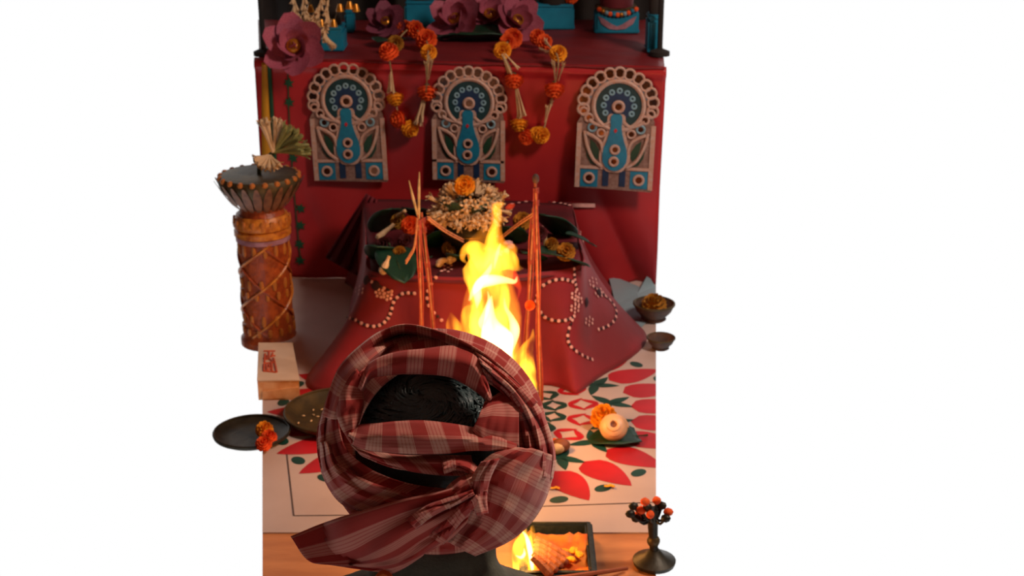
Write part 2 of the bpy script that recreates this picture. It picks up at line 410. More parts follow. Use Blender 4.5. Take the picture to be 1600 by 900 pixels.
# pale strip painting the gloss highlight of a sheet fold, lower right
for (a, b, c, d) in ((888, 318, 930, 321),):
    strip([(a, b), (a + .1, (b + d) / 2), (a, d + 3)], [(c, b), (c, (b + d) / 2), (c, d + 3)], 'fold_highlight', 'dot_white', .01)

# ================================================================= PEACOCK PANELS
PW = .226; ps = PW / 500
def pz(x, y): return ((x - 342) * ps, (850 - y) * ps * 1.01)
def pmb(poly, t, y): 
    m = MB().prism([pz(*q) for q in poly], t); m.v = [(a, b - y, c) for a, b, c in m.v]; return m
def mkpanel():
    parts = []
    def P(name, m_, mb, **k): parts.append((name, mb.mesh(name, m_, **k)))
    cx, cy = 345, 300
    out = [(88, 838), (585, 850), (582, 400)]
    NS = 13; angs = [R(-8) + R(196) * i / (NS - 1) for i in range(NS)]
    for a in angs:
        sx, sy = cx + 222 * math.cos(a), cy - 206 * math.sin(a)
        for q in (-1.25, -.6, 0, .6, 1.25): out.append((sx + 41 * math.cos(a + q), sy - 41 * math.sin(a + q)))
    out.append((90, 420))
    P('backing', 'panel_back', pmb(out, .006, 0))
    for a in angs:
        sx, sy = pz(cx + 222 * math.cos(a), cy - 206 * math.sin(a))
        m = MB(); ring_mb(m, sx, sy, 27 * ps, 42 * ps, .004, -.006, 14); P('scallop_ring', 'beige_trim', m)
        m = MB().prism(disc(sx, sy, 28 * ps, 12), .003); m.v = [(a_, b - .006, c) for a_, b, c in m.v]; P('mirror', 'mirror_brown', m)
    for a in [(angs[i] + angs[i + 1]) / 2 for i in range(1, NS - 2)]:
        x, z = pz(cx + 188 * math.cos(a), cy - 178 * math.sin(a)); h = 11 * ps
        m = MB().prism([(x - h, z), (x, z - h), (x + h, z), (x, z + h)], .003); m.v = [(a_, b - .006, c) for a_, b, c in m.v]; P('blue_chip', 'peacock_blue', m)
    X, Z = pz(350, 300)
    m = MB(); ring_mb(m, X, Z, 146 * ps, 172 * ps, .006, -.006, 36); P('arch_ring', 'beige_trim', m)
    m = MB().prism(disc(X, Z, 148 * ps, 32), .003); m.v = [(a_, b - .006, c) for a_, b, c in m.v]; P('tail_disc', 'teal_dark', m)
    m = MB().prism(disc(X, Z, 92 * ps, 24), .001); m.v = [(a_, b - .009, c) for a_, b, c in m.v]; P('tail_disc', 'navy', m)
    for i in range(9):
        a = R(-30 + 30 * i); m = MB(); ring_mb(m, X + 96 * ps * math.cos(a), Z + 96 * ps * math.sin(a), 8 * ps, 20 * ps, .002, -.009, 10); P('tail_dot', 'light_blue', m)
    X, Z = pz(348, 305)
    m = MB(); ring_mb(m, X, Z, 22 * ps, 42 * ps, .005, -.009, 18); P('crown_ring', 'beige_trim', m)
    m = MB().prism(disc(X, Z, 23 * ps, 14), .004); m.v = [(a_, b - .009, c) for a_, b, c in m.v]; P('mirror', 'mirror_brown', m)
    prof = [(352, 22), (365, 35), (390, 38), (430, 35), (470, 40), (520, 54), (570, 72), (620, 80), (660, 76), (690, 58), (710, 30), (716, 8)]
    body = [(340 - w_, y) for y, w_ in prof] + [(340 + w_, y) for y, w_ in reversed(prof)]
    bord = [(340 - w_ - 20, y + (12 if y > 690 else 0)) for y, w_ in prof] + [(340 + w_ + 20, y + (12 if y > 690 else 0)) for y, w_ in reversed(prof)]
    P('body_border', 'beige_trim', pmb(bord, .005, .006)); P('peacock_body', 'peacock_blue', pmb(body, .004, .011))
    P('beak_patch', 'print_red', pmb([(338, 440), (350, 456), (338, 472), (326, 456)], .002, .015))
    for x, y in ((340, 578), (336, 655)):
        X, Z = pz(x, y); m = MB(); ring_mb(m, X, Z, 18 * ps, 34 * ps, .003, -.015, 14); P('body_ring', 'beige_trim', m)
        m = MB().prism(disc(X, Z, 19 * ps, 12), .003); m.v = [(a_, b - .015, c) for a_, b, c in m.v]; P('mirror', 'mirror_brown', m)
    for s in (-1, 1):
        f = lambda x, y: (342 + s * (x - 342), y)
        P('wing_leaf', 'leaf_green', pmb([f(178, 520), f(212, 545), f(240, 590), f(244, 630), f(226, 655), f(200, 620), f(184, 575)], .002, .006))
        P('wing_leaf', 'leaf_green', pmb([f(150, 560), f(158, 540), f(172, 590), f(200, 650), f(228, 690), f(190, 680), f(160, 630)], .002, .006))
        for pts in ([(140, 470), (160, 560), (205, 650), (262, 694)], [(152, 480), (205, 505), (246, 540), (262, 600)], [(165, 395), (205, 420), (260, 430), (300, 400)]):
            q = [(pz(*f(*p))) for p in pts]; c_ = cr([(a, -.010, b) for a, b in q], 12)
            P('feather_stem', 'beige_trim', MB().tube(c_, 11 * ps, 6))
        for x, y in ((165, 385), (188, 445), (246, 478), (130, 345)):
            X, Z = pz(*f(x, y)); m = MB(); ring_mb(m, X, Z, 18 * ps, 32 * ps, .004, -.006, 12); P('feather_ring', 'beige_trim' if x != 188 else 'light_blue', m)
            m = MB().prism(disc(X, Z, 19 * ps, 12), .003); m.v = [(a_, b - .006, c) for a_, b, c in m.v]; P('mirror', 'mirror_brown', m)
        P('side_post', 'beige_trim', pmb([f(92, 420), f(122, 420), f(122, 836), f(92, 836)], .003, .006))
        P('corner_tile', 'peacock_blue', pmb([f(126, 718), f(238, 718), f(238, 830), f(126, 830)], .002, .006))
        X, Z = pz(*f(182, 772)); m = MB(); ring_mb(m, X, Z, 22 * ps, 38 * ps, .003, -.008, 16); P('tile_ring', 'beige_trim', m)
        m = MB().prism(disc(X, Z, 23 * ps, 12), .003); m.v = [(a_, b - .008, c) for a_, b, c in m.v]; P('mirror', 'mirror_brown', m)
        P('base_block', 'navy', pmb([f(268, 716), f(308, 725), f(308, 820), f(268, 822)], .002, .006))
    P('base_bar', 'beige_trim', pmb([(92, 694), (270, 694), (270, 712), (92, 712)], .003, .006))
    P('base_bar', 'beige_trim', pmb([(414, 694), (585, 694), (585, 712), (414, 712)], .003, .006))
    return parts
panel_parts = mkpanel()
def put_panel(px, py, lab, roll, scale):
    p = ony(px, py, WALL_Y); y = min(wall_y(p.x + dx, p.z + dz) + YAW * .8 * dx for dx in (-.1, -.05, 0, .05, .1) for dz in (.1, .2, .3, .36, .38, .4)) - .002
    p = ony(px, py, y)
    t = thing('peacock_panel', lab, 'wall panel', p, 0, 'peacock panels on the red drape')
    t.rotation_euler = (R(-1.2), R(roll), -math.atan(YAW * .8)); t.scale = (scale,) * 3
    for n, me in panel_parts: link(n, me, t)
put_panel(550, 284, 'beaded peacock panel with blue body nearest the gold border, left of the three', -2.0, .985)
put_panel(733, 284, 'middle beaded peacock panel behind the cream flower wreath', 0.0, .95)
put_panel(958, 297, 'beaded peacock panel on the right, hung lowest of the three', 1.5, 1.0)

# ================================================================= FLOWERS
def marigold_mesh(name, m, r=1.0, rings=5):
    mb = MB(); rnd = random.Random(3)
    mb.ball((0, 0, 0), (r * .8, r * .8, r * .5), 12, 6)
    for k in range(rings):
        el = R(-12 + k * 21); n = int(14 - k * 1.8)
        for i in range(n):
            a = 2 * math.pi * (i + .5 * (k % 2)) / n + rnd.uniform(-.1, .1); d = Vector((math.cos(a), math.sin(a), 0)); s = Vector((-d.y, d.x, 0))
            up = Vector((0, 0, 1)); dirv = d * math.cos(el) + up * math.sin(el); nn = -d * math.sin(el) + up * math.cos(el)
            c0 = dirv * r * .5; w_ = r * .27; L = r * (.48 + .06 * rnd.random())
            tip = c0 + dirv * L
            mb.add([c0 - s * w_ * .5, c0 + s * w_ * .5, c0 + dirv * L * .7 + s * w_ + nn * r * .10, tip + s * w_ * .45 + nn * r * .02, tip - s * w_ * .45 + nn * r * .16, c0 + dirv * L * .7 - s * w_ + nn * r * .02],
                   [(0, 1, 2, 5), (5, 2, 3, 4)])
    return mb.mesh(name, m)
MG = {k: marigold_mesh('marigold', 'marigold_' + k) for k in ('orange', 'yellow', 'dull')}
calyx_me = MB().lathe([(.0, -.75), (.22, -.7), (.34, -.4), (.3, -.2)], 8).mesh('calyx', 'calyx')
def bud_mesh():
    mb = MB().lathe([(.0, 0), (.10, .03), (.09, .35), (.15, .62), (.20, .82), (.1, .97), (.0, 1.0)], 7)
    for i in range(5):
        a = 2 * math.pi * i / 5; d = Vector((math.cos(a), math.sin(a), 0)); s = Vector((-d.y, d.x, 0))
        mb.add([d * .12 + Vector((0, 0, .75)) - s * .06, d * .12 + Vector((0, 0, .75)) + s * .06, d * .34 + s * .09 + Vector((0, 0, .95)), d * .42 + Vector((0, 0, .98)), d * .34 - s * .09 + Vector((0, 0, .95))], [(0, 1, 2, 3, 4)])
    return mb.mesh('tuberose_bud', 'tuberose')
BUD = bud_mesh()
def orient(o, p, d, s, roll=0):
    q = Vector(d).to_track_quat('Z', 'Y'); o.location = p; o.rotation_mode = 'QUATERNION'
    from mathutils import Quaternion
    o.rotation_quaternion = q @ Quaternion((0, 0, 1), roll); o.scale = (s,) * 3 if not hasattr(s, '__len__') else s
def marigold_thing(kind, p, d, r, label, roll=0):
    t = thing('marigold', label, 'flower', p); 
    o = link('flower_head', MG[kind], t); orient(o, (0, 0, 0), d, r, roll)
    o = link('calyx', calyx_me, t); orient(o, (0, 0, 0), d, r, roll); return t

def garland(items, label, rope_px):
    t = thing('marigold_garland', label, 'garland', ony(items[0][1], items[0][2], WALL_Y - .03), 0, 'marigold garlands hanging over the table edge')
    base = t.location.copy(); rope = []
    def place(px, py):
        p = ony(px, py, WALL_Y); p = ony(px, py, wall_y(p.x, min(p.z, TOPZ - .05)) - .03)
        if p.z > TOPZ - .01: p = onz(px, py, TOPZ + .035)
        return p - base
    for it in items:
        k, px, py = it[:3]
        if k in 'oyd':
            r = it[3] / ppm(place(px, py) + base); dv = Vector(it[4]) if len(it) > 4 else Vector((.1, -1, .3))
            o = link('flower_head', MG[{'o': 'orange', 'y': 'yellow', 'd': 'dull'}[k]], t); orient(o, place(px, py), dv, r, px)
            o = link('calyx', calyx_me, t); orient(o, place(px, py), dv, r)
        else:
            a, b = place(px, py), place(it[3], it[4])
            for j in range(3):
                f = Vector((random.uniform(-.006, .006), random.uniform(-.008, .004), random.uniform(-.006, .006)))
                o = link('tuberose_bud', BUD, t); L = (b - a).length; orient(o, a + f, (b - a) + f * 2.5, (.019, .019, L * random.uniform(.85, 1.05)), j)
    pts = cr([place(*q) for q in rope_px], 50)
    MB().tube(pts, .0022, 5).build('string', 'stem_tan', t); return t
garland([('o', 632, 44, 13), ('o', 648, 46, 14, (.3, -.9, .4)), ('d', 618, 68, 13), ('o', 608, 82, 16, (-.2, -.6, .9)), ('t', 612, 112, 616, 148), ('y', 617, 152, 14, (.2, -.5, -.9)), ('o', 624, 186, 15, (-.8, -.6, 0)), ('y', 640, 201, 14, (.6, -.9, -.2)),
         ('o', 666, 62, 17, (.1, -.9, .6)), ('y', 670, 82, 13, (.1, -.8, .5)), ('t', 667, 126, 667, 88), ('o', 667, 142, 16, (0, -.5, -.9)), ('t', 662, 156, 658, 190), ('t', 664, 154, 652, 196)],
        'orange and yellow marigold garland looping between the left and middle peacock panels', [(655, 190), (665, 150), (668, 100), (668, 68), (655, 50), (638, 46), (620, 65), (608, 82), (612, 115), (617, 152), (625, 186), (640, 202)])
garland([('o', 801, 60, 16), ('o', 793, 66, 13), ('y', 785, 79, 14, (0, -1, .2)), ('t', 787, 86, 804, 116), ('o', 803, 124, 15, (0, -.6, -.8)), ('t', 806, 138, 812, 184), ('y', 811, 192, 14, (0, -.5, -.9)), ('o', 823, 214, 13, (-.5, -.9, 0)), ('y', 845, 211, 14, (.4, -.9, .1)), ('y', 838, 209, 11),
         ('t', 853, 188, 862, 156), ('o', 866, 138, 16, (0, -.6, -.8)), ('t', 870, 126, 874, 94), ('y', 872, 84, 14, (.2, -.8, .6)), ('t', 862, 78, 852, 70), ('o', 850, 66, 13, (.4, -.8, .4)), ('o', 840, 58, 13, (-.1, -.9, .4))],
        'orange and yellow marigold garland looping between the middle and right peacock panels', [(800, 60), (785, 79), (803, 122), (810, 180), (823, 212), (845, 211), (858, 170), (866, 138), (872, 90), (850, 66), (838, 56)])

# ---------------- lotus flowers on the table
def lotus_petal(m):
    rows = []
    for i in range(7):
        u = i / 6; w_ = .46 * math.sin(math.pi * (.10 + .80 * u)) ; row = []
        for j in range(5):
            v = (j - 2) / 2; row.append(Vector((v * w_, u * 1.0, .30 * u * u + .20 * v * v * w_ - .05 * math.sin(u * 3.1))))
        rows.append(row)
    mb = MB().grid(rows); return mb.mesh('petal', m)
LP = {m: lotus_petal(m) for m in ('lotus_pink', 'lotus_dim')}
lotus_core = MB().lathe([(.0, -.02), (.14, -.02), (.18, .10), (.14, .14), (.0, .15)], 12).mesh('seed_core', 'gold')
def lotus(px, py, z, r_px, face, label, m='lotus_pink', Y=None):
    p = onz(px, py, z) if Y is None else ony(px, py, Y); r = r_px / ppm(p); t = thing('lotus_flower', label, 'flower', p, 0, 'pink lotus flowers on the altar table')
    fr = Vector(face).to_track_quat('Z', 'Y').to_matrix().to_4x4()
    for k, (n, el, s) in enumerate(((6, 4, 1.0), (5, 34, .72), (4, 66, .40))):
        for i in range(n):
            o = link('petal', LP[m], t)
            o.matrix_local = fr @ Matrix.Rotation(2 * math.pi * (i + .5 * k) / n + .2, 4, 'Z') @ Matrix.Rotation(R(el + 7 * (i % 2)), 4, 'X') @ Matrix.Rotation(R(14), 4, 'Y') @ Matrix.Scale(r * s, 4)
    o = link('seed_core', lotus_core, t); o.matrix_local = fr @ Matrix.Translation((0, 0, r * .12)) @ Matrix.Scale(r * 1.25, 4); return t
lotus(460, 74, .72, 52, (.05, -.9, .35), 'large open pink lotus with yellow centre at the table corner above the star string', Y=WALL_Y - .07)
lotus(603, 36, TOPZ + .05, 34, (0, -.8, .6), 'small dim pink lotus above the left garland', 'lotus_dim')
lotus(714, 34, TOPZ + .05, 46, (-.3, -.7, .6), 'pink lotus at the left of the pair above the middle peacock panel')
lotus(765, 26, TOPZ + .05, 44, (.1, -.8, .6), 'pink lotus at the centre top above the middle peacock panel')
lotus(806, 34, TOPZ + .05, 42, (.4, -.8, .5), 'pink lotus beside the wide blue pedestal above the right garland')
# dark leaves under the lotuses
def leaf_mesh(name, m, shape='heart', curl=.18):
    rows = []
    for i in range(11):
        u = i / 10
        w_ = (.50 * (1 - u) ** .55 * (u + .10) ** .35 * 1.35) if shape == 'heart' else .30 * math.sin(math.pi * u ** .8)
        row = []
        for j in range(7):
            v = (j - 3) / 3; row.append(Vector((v * w_, u - .5, curl * (abs(v) * .35 * w_ * 2 - (u - .4) ** 2) + .012 * math.sin(j * 2.2 + i))))
        rows.append(row)
    me = MB().grid(rows).mesh(name, m); return me
LEAF = leaf_mesh('blade', 'leaf_green'); LEAFN = leaf_mesh('blade', 'leaf_green', 'narrow')
vein_me = MB().tube([(0, -.7, 0), (0, -.4, .0), (0, 0, .02), (0, .48, -.03)], [.022, .02, .014, .004], 5).mesh('midrib', 'olive_leaf')
def leaf(p, size, rz, tilt, label, me=LEAF, roll=0):
    t = thing('leaf', label, 'leaf', p, 0, 'green leaves of the offering'); 
    M = Matrix.Rotation(R(rz), 4, 'Z') @ Matrix.Rotation(R(tilt), 4, 'X') @ Matrix.Rotation(R(roll), 4, 'Y') @ Matrix.Scale(size, 4)
    for n, m_ in (('blade', me), ('midrib', vein_me)):
        o = link(n, m_, t); o.matrix_local = M
    t.children[0].modifiers.new('s', 'SOLIDIFY').thickness = .02
    return t
leaf(onz(735, 52, TOPZ + .02), .22, 90, 0, 'wide dark leaf lying under the pink lotuses')
leaf(onz(604, 62, TOPZ + .02), .12, 160, 10, 'dark leaf under the small dim lotus')

# ---------------- blue figure bases and hanging strands on the table
def base_block(px0, px1, py0, py1, label, m='blue_paint', dep=.1, kind=0):
    """blue painted pedestal; py1 = bottom front edge, py0 = top front edge"""
    p = onz((px0 + px1) / 2, py1, TOPZ + .004); w_ = (px1 - px0) / ppm(p); q = ony((px0 + px1) / 2, py0, p.y); h = q.z - p.z
    t = thing('blue_pedestal', label, 'pedestal', p, 0, 'blue pedestals of the figures on the table')
    MB().box((0, dep / 2, h / 2), (w_, dep, h), bev=.006).build('block', m, t)
    MB().box((0, dep / 2, .004), (w_ * 1.04, dep * 1.04, .012), bev=.003).build('plinth', m, t)
    MB().box((0, dep / 2, h + .006), (w_ * .96, dep * .96, .012), bev=.004).build('top_rim', 'old_brass' if kind else m, t)
    # robe hem / feet of the figure rising out of the frame
    rb = 'dark_maroon' if kind else 'dark_backdrop'
    MB().lathe([(w_ * .38, h + .010), (w_ * .40, h + .04), (w_ * .33, h + .10), (w_ * .25, h + .16), (w_ * .28, h + .20), (w_ * .30, h + .235), (w_ * .20, h + .26), (w_ * .09, h + .27)], 18, (0, dep / 2, 0), fn=lambda r, q, i: r * (1 + .05 * math.sin(q * 9))).build('robe', rb, t)
    rh = max(.016, w_ * .17); zh = h + .265 + rh
    MB().ball((0, dep / 2, zh), (rh, rh, rh * 1.2), 14, 9).build('head', 'terracotta', t)
    MB().lathe([(rh * .95, zh + rh * .5), (rh * 1.1, zh + rh * .9), (rh * .6, zh + rh * 1.6), (rh * .3, zh + rh * 2.3), (0, zh + rh * 2.6)], 14, (0, dep / 2, 0)).build('crown', 'gold', t)
    for sg in (-1, 1): MB().tube([(sg * w_ * .28, dep / 2, h + .225), (sg * w_ * .36, dep * .35, h + .17), (sg * w_ * .2, dep * .15, h + .15)], [w_ * .08, w_ * .07, w_ * .05], 8).build('arm', rb, t)
    return t, w_, h
base_block(500, 537, 48, 79, 'blue pedestal beside the large corner lotus')
base_block(539, 553, 22, 50, 'narrow blue pedestal set back left of the small dim lotus', dep=.06)
base_block(633, 680, 8, 42, 'blue pedestal above the left marigold garland')
bw, bw_w, bw_h = base_block(836, 897, 13, 45, 'wide blue pedestal right of the pink lotuses')
tp, w_, h_ = base_block(930, 998, 18, 51, 'blue pedestal with pale wing motif and beaded rim', kind=1)
wing = [(0, .30), (.12, .40), (.34, .70), (.44, .78), (.36, .42), (.18, .18), (0, .14)]
wingp = [(x * w_, z * h_) for x, z in wing] + [(-x * w_, z * h_) for x, z in reversed(wing[1:-1])]
m = MB().prism(wingp, .003); m.v = [(a, b - .001, c) for a, b, c in m.v]; m.build('wing_motif', 'column_lilac', tp, False)
bead_me = {k: MB().ball((0, 0, 0), .008, 8, 6).mesh('bead', k) for k in ('marigold_orange', 'light_blue', 'peacock_blue', 'gold')}
for i in range(11):
    a = -.42 + .084 * i; o = link('bead', bead_me[['marigold_orange', 'gold', 'light_blue', 'marigold_orange', 'peacock_blue'][i % 5]], tp); o.location = (a * w_, -.006, h_ + .008 - .03 * (1 - (a / .42) ** 2) * .6)
base_block(1012, 1034, 32, 82, 'blue pedestal cut by the right edge of the view')
t = marigold_thing('orange', bw.location + Vector((bw_w * .42, .02, bw_h + .034)), (0, -.9, .3), .024, 'orange marigold resting on the wide blue pedestal')
ry = 4.03; ra, rb_ = ony(403, -62, ry), ony(1036, -62, ry)
rail = thing('bamboo_rail', 'dark bamboo rail on two thin posts above the table edge', 'rail', (0, ry, TOPZ))
MB().tube([ra - rail.location, rb_ - rail.location], .009, 10).build('rail_pole', 'wood', rail)
for q_ in (ra, rb_):
    MB().tube([(q_.x, 0, .002), (q_.x, 0, q_.z - TOPZ + .02)], .008, 8).build('post', 'dark_backdrop', rail)
    MB().lathe([(0, 0), (.03, 0), (.03, .012), (.01, .02), (0, .02)], 14, (q_.x, 0, .002)).build('foot', 'dark_backdrop', rail)
def strand(px_pts, label, nbud=16, Y=4.015):
    t = thing('tuberose_strand', label, 'garland', ony(px_pts[0][0], px_pts[0][1], Y), 0, 'pale flower strands hanging over the corner lotus'); b0 = t.location.copy()
    c = cr([ony(x, y, Y) - b0 for x, y in px_pts], nbud + 1)
    MB().tube(c, .0025, 5).build('string', 'stem_tan', t)
    for i in range(nbud):
        for k in range(2):
            o = link('tuberose_bud', BUD, t); d = c[i + 1] - c[i]; f = Vector((random.uniform(-.5, .5), random.uniform(-.5, .3), random.uniform(-.5, .5))) * d.length * .6
            orient(o, c[i], d + f, (.024, .024, .036), i + k)
strand([(456, -60), (460, 0), (466, 22), (476, 32), (484, 34)], 'pale tuberose strand falling onto the corner lotus, leftmost of the four')
strand([(476, -60), (474, 0), (478, 20), (488, 34)], 'short pale tuberose strand second from the left above the corner lotus')
strand([(505, -60), (502, 0), (496, 20), (488, 36)], 'slanting pale tuberose strand above the corner lotus')
strand([(516, -60), (513, 0), (510, 28), (508, 52), (514, 62)], 'long pale tuberose strand ending on the blue pedestal', 20)
# brass figure ornaments glinting behind the strands
t = thing('brass_bell_string', 'string of small brass bells behind the pale tuberose strands', 'bells', ony(484, -40, 4.08)); b0 = t.location.copy()
MB().tube([ony(x, y, 4.08) - b0 for x, y in ((484, -61), (485, 12), (503, 36), (522, 34), (530, 10), (548, 6))], .002, 5).build('string', 'old_brass', t)
bell_me = MB().lathe([(0, .012), (.006, .011), (.009, .002), (.012, -.008), (.0125, -.011), (.0, -.009)], 10).mesh('bell', 'gold')
for x, y in ((485, 13), (502, 36), (521, 36), (531, 12), (546, 8), (556, 12)):
    o = link('bell', bell_me, t); o.location = ony(x, y, 4.07) - b0

# ================================================================= COLUMN, PACKAGE, TUBEROSE BUNCH
cp = onz(421, 522); k = 1 / ppm(cp)
colm = thing('carved_column', 'carved orange and gold column with lotus capital beside the white package', 'column', cp)
def zc(py): return ony(421, py, cp.y).z
def cl(name, m, pr, n=28, fn=None): return MB().lathe([(r * k, zc(y)) for r, y in pr], n, fn=fn).build(name, m, colm)
cl('base', 'terracotta', [(44, 533), (44, 524), (40, 520), (39, 505)])
cl('shaft', 'terracotta', [(38, 512), (37.5, 470), (37.5, 420), (38, 375), (38, 365)], 32, lambda r, q, i: r * (1 + .015 * math.sin(8 * q)))
cl('neck_band', 'column_lilac', [(37, 375), (41, 373), (41, 366), (38, 364)])
cl('neck_ring', 'column_gold', [(38, 367), (43, 364), (43, 357), (39, 354), (43, 351), (44, 345), (40, 336), (38, 332)], 36, lambda r, q, i: r * (1 + .025 * math.sin(18 * q)))
cl('neck', 'terracotta', [(38, 336), (34, 330), (30, 318), (30, 312)])
cl('capital', 'old_brass', [(30, 322), (40, 312), (52, 300), (60, 288), (62, 280), (58, 272), (48, 270), (0, 272)], 32)
pet = MB()
rows = []
for i in range(7):
    u = i / 6; rows.append([Vector((v * 6.5 * k * math.sin(math.pi * (.15 + .75 * u)), -(36 + 31 * u ** .8) * k, 0)) + Vector((0, 0, zc(322 - 44 * u))) for v in (-1, 0, 1)])
pet.grid(rows); pm = pet.mesh('capital_petal', 'capital_brown')
bump_me = MB().ball((0, 0, 0), 1, 8, 6).mesh('capital_bead', 'column_gold')
for i in range(20):
    a = 2 * math.pi * i / 20; o = link('capital_bead', bump_me, colm); o.location = (58 * k * math.cos(a), 58 * k * math.sin(a), zc(275)); o.scale = (5 * k,) * 3
for i in range(22):
    o = link('capital_petal', pm, colm); o.rotation_euler = (0, 0, 2 * math.pi * i / 22 + .1)
tooth = MB().lathe([(0, -.5), (.3, -.42), (.42, 0), (.3, .42), (0, .5)], 8).mesh('gold_leaf', 'column_gold')
for y, r, n, s in ((343, 42, 18, 15), (383, 38, 14, 20), (435, 38, 12, 18), (452, 38, 14, 14), (490, 38, 12, 18), (508, 39, 14, 14)):
    for i in range(n):
        a = 2 * math.pi * i / n; o = link('gold_leaf', tooth, colm); o.location = (r * k * math.cos(a), r * k * math.sin(a), zc(y)); o.rotation_euler = (0, 0, a); o.scale = (6 * k, 9 * k, s * k)
for j in range(3):                                     # raised spiral vines
    pts = [Vector((39 * k * math.cos(a), 39 * k * math.sin(a), zc(515 - 145 * t_))) for t_, a in [(i / 40, i / 40 * 5.2 + j * 2.1) for i in range(41)]]
    MB().tube(pts, 2.4 * k, 6).build('carved_vine', 'column_gold', colm)
    pts = [Vector((39 * k * math.cos(a), 39 * k * math.sin(a), zc(515 - 145 * t_))) for t_, a in [(i / 40, -i / 40 * 4.4 + j * 2.1 + .7) for i in range(41)]]
    MB().tube(pts, 1.8 * k, 6).build('carved_vine', 'terracotta', colm)
# tuberose bunch standing in the column's capital
tb = thing('tuberose_bunch', 'bunch of pale green tuberose buds above the column capital', 'flowers', (cp.x, cp.y, zc(272)))
b0 = tb.location.copy(); root = ony(428, 238, cp.y) - b0
MB().tube([(0, 0, -.005), (.002, 0, .03), root], .006, 6).build('stalk', 'olive_leaf', tb)
BUDG = BUD.copy(); BUDG.materials.clear(); BUDG.materials.append(mat('green_bud', lin('#8f8a52'), .6, lin('#6a6a38'), 40))
for i in range(16):
    a = R(100 - i * 7 + random.uniform(-6, 6)); L = random.uniform(46, 56) * k
    o = link('tuberose_bud', BUDG if i > 4 else BUD, tb); orient(o, root + Vector((0, random.uniform(-.01, .01), 0)), (math.cos(a), random.uniform(-.35, .2), math.sin(a)), (.04, .04, L), i)
for i in range(8):
    a = R(200 + i * 14); o = link('tuberose_bud', BUD, tb); orient(o, root + Vector((-.01, -.01, -.005)), (math.cos(a) * 1.1, -.4, math.sin(a) * .45), (.036, .036, .045), i)

# package
pk_f = onz(410, 625); Yp0 = pk_f.y; zt = .052
xr0, xr1 = onz(470, 622).x, ony(470, 595, Yp0).x
pk = thing('paper_package', 'white paper package with red lettering in front of the column', 'package', (0, Yp0, 0))
Yb = onz(440, 537, zt).y
x_l = xat(404, Yp0, 0); xbl, xbr = xat(404, Yb, zt), onz(456, 537, zt).x
dy = Yb - Yp0
MB().add([(x_l, 0, 0), (xr0, 0, 0), (xr0, 0, zt), (x_l, 0, zt), (xbl, dy, 0), (xbr, dy, 0), (xbr, dy, zt), (xbl, dy, zt)],
         [(0, 1, 2, 3), (1, 5, 6, 2), (5, 4, 7, 6), (4, 0, 3, 7), (4, 5, 1, 0)]).build('sides', 'pack_side', pk, False)
MB().add([(x_l, -.002, zt), (xr0 + .002, -.002, zt), (xbr + .002, dy, zt), (xbl, dy, zt), (x_l, -.002, zt + .003), (xr0 + .002, -.002, zt + .003), (xbr + .002, dy, zt + .003), (xbl, dy, zt + .003)],
         [(3, 2, 1, 0), (4, 5, 6, 7), (0, 1, 5, 4), (1, 2, 6, 5), (2, 3, 7, 6), (3, 0, 4, 7)]).build('top_sheet', 'paper_pack', pk, False)
fl = [ony(410, 624, Yp0 - .003), ony(448, 622, Yp0 - .003), ony(466, 605, Yp0 - .003), ony(410, 612, Yp0 - .003)]
MB().add([q - Vector((0, Yp0, 0)) for q in fl] + [q - Vector((0, Yp0 - .003, 0)) for q in fl], [(0, 1, 2, 3), (7, 6, 5, 4), (0, 4, 5, 1), (1, 5, 6, 2), (2, 6, 7, 3), (3, 7, 4, 0)]).build('folded_flap', 'pack_side', pk, False)
ink = [[(412, 549), (430, 549)], [(414, 553), (413, 566)], [(420, 550), (420, 560), (426, 566)], [(426, 552), (424, 558)], [(412, 568), (429, 567)], [(412, 570), (412, 580)], [(416, 570), (417, 580), (422, 576)],
       [(423, 557), (430, 556)], [(424, 568), (425, 580)], [(429, 567), (432, 582)], [(412, 580), (432, 582)], [(417, 556), (418, 562)], [(420, 570), (421, 574)], [(427, 560), (429, 566)], [(412, 560), (417, 562)]]
for st in ink:
    pts = [onz(x, y, zt + .0035) - Vector((0, Yp0, 0)) for x, y in st]
    MB().tube(pts, .0032, 5, flat=1).build('red_lettering', 'pack_ink', pk)

# ================================================================= PLATES ON THE LEFT
def plate(px, py, rpx, label, m='dark_metal', rim=.012):
    p = onz(px, py); r = rpx / ppm(p); t = thing('metal_plate', label, 'plate', p, 0, 'dark metal plates on the sheet')
    MB().lathe([(0, .004), (r * .55, .004), (r * .8, .006), (r * .93, rim), (r, rim + .003), (r * .99, rim - .002), (r * .82, .001), (r * .5, 0), (0, 0)], 40).build('dish', m, t)
    m2 = MB(); ring = [(r * .97 * math.cos(a), r * .97 * math.sin(a), rim + .003) for a in [2 * math.pi * i / 48 for i in range(49)]]
    m2.tube(ring, .0035, 6, cap=False).build('rim', m, t)
    return t, p, r
plate(394, 683, 60, 'dark metal plate holding orange flowers at the left edge')
for i, (x, y, s) in enumerate(((413, 672, 14), (420, 684, 13), (412, 694, 13))):
    p = onz(x, y, .02); marigold_thing('orange' if i else 'yellow', p, (.2, -.5, .9), s / ppm(p), ['yellow marigold at the back of the dark plate at the left edge', 'orange marigold at the right of the heap on the left dark plate', 'orange marigold at the front of the heap on the left dark plate'][i])
t, p, r = plate(528, 655, 84, 'old brass plate strewn with rice grains left of the turbaned head', 'old_brass', .022)
grain_me = MB().ball((0, 0, 0), (.0045, .0022, .002), 6, 4).mesh('rice_grain', 'tuberose')
g = thing('rice_grains', 'pale rice grains scattered on the old brass plate', 'rice', p); 
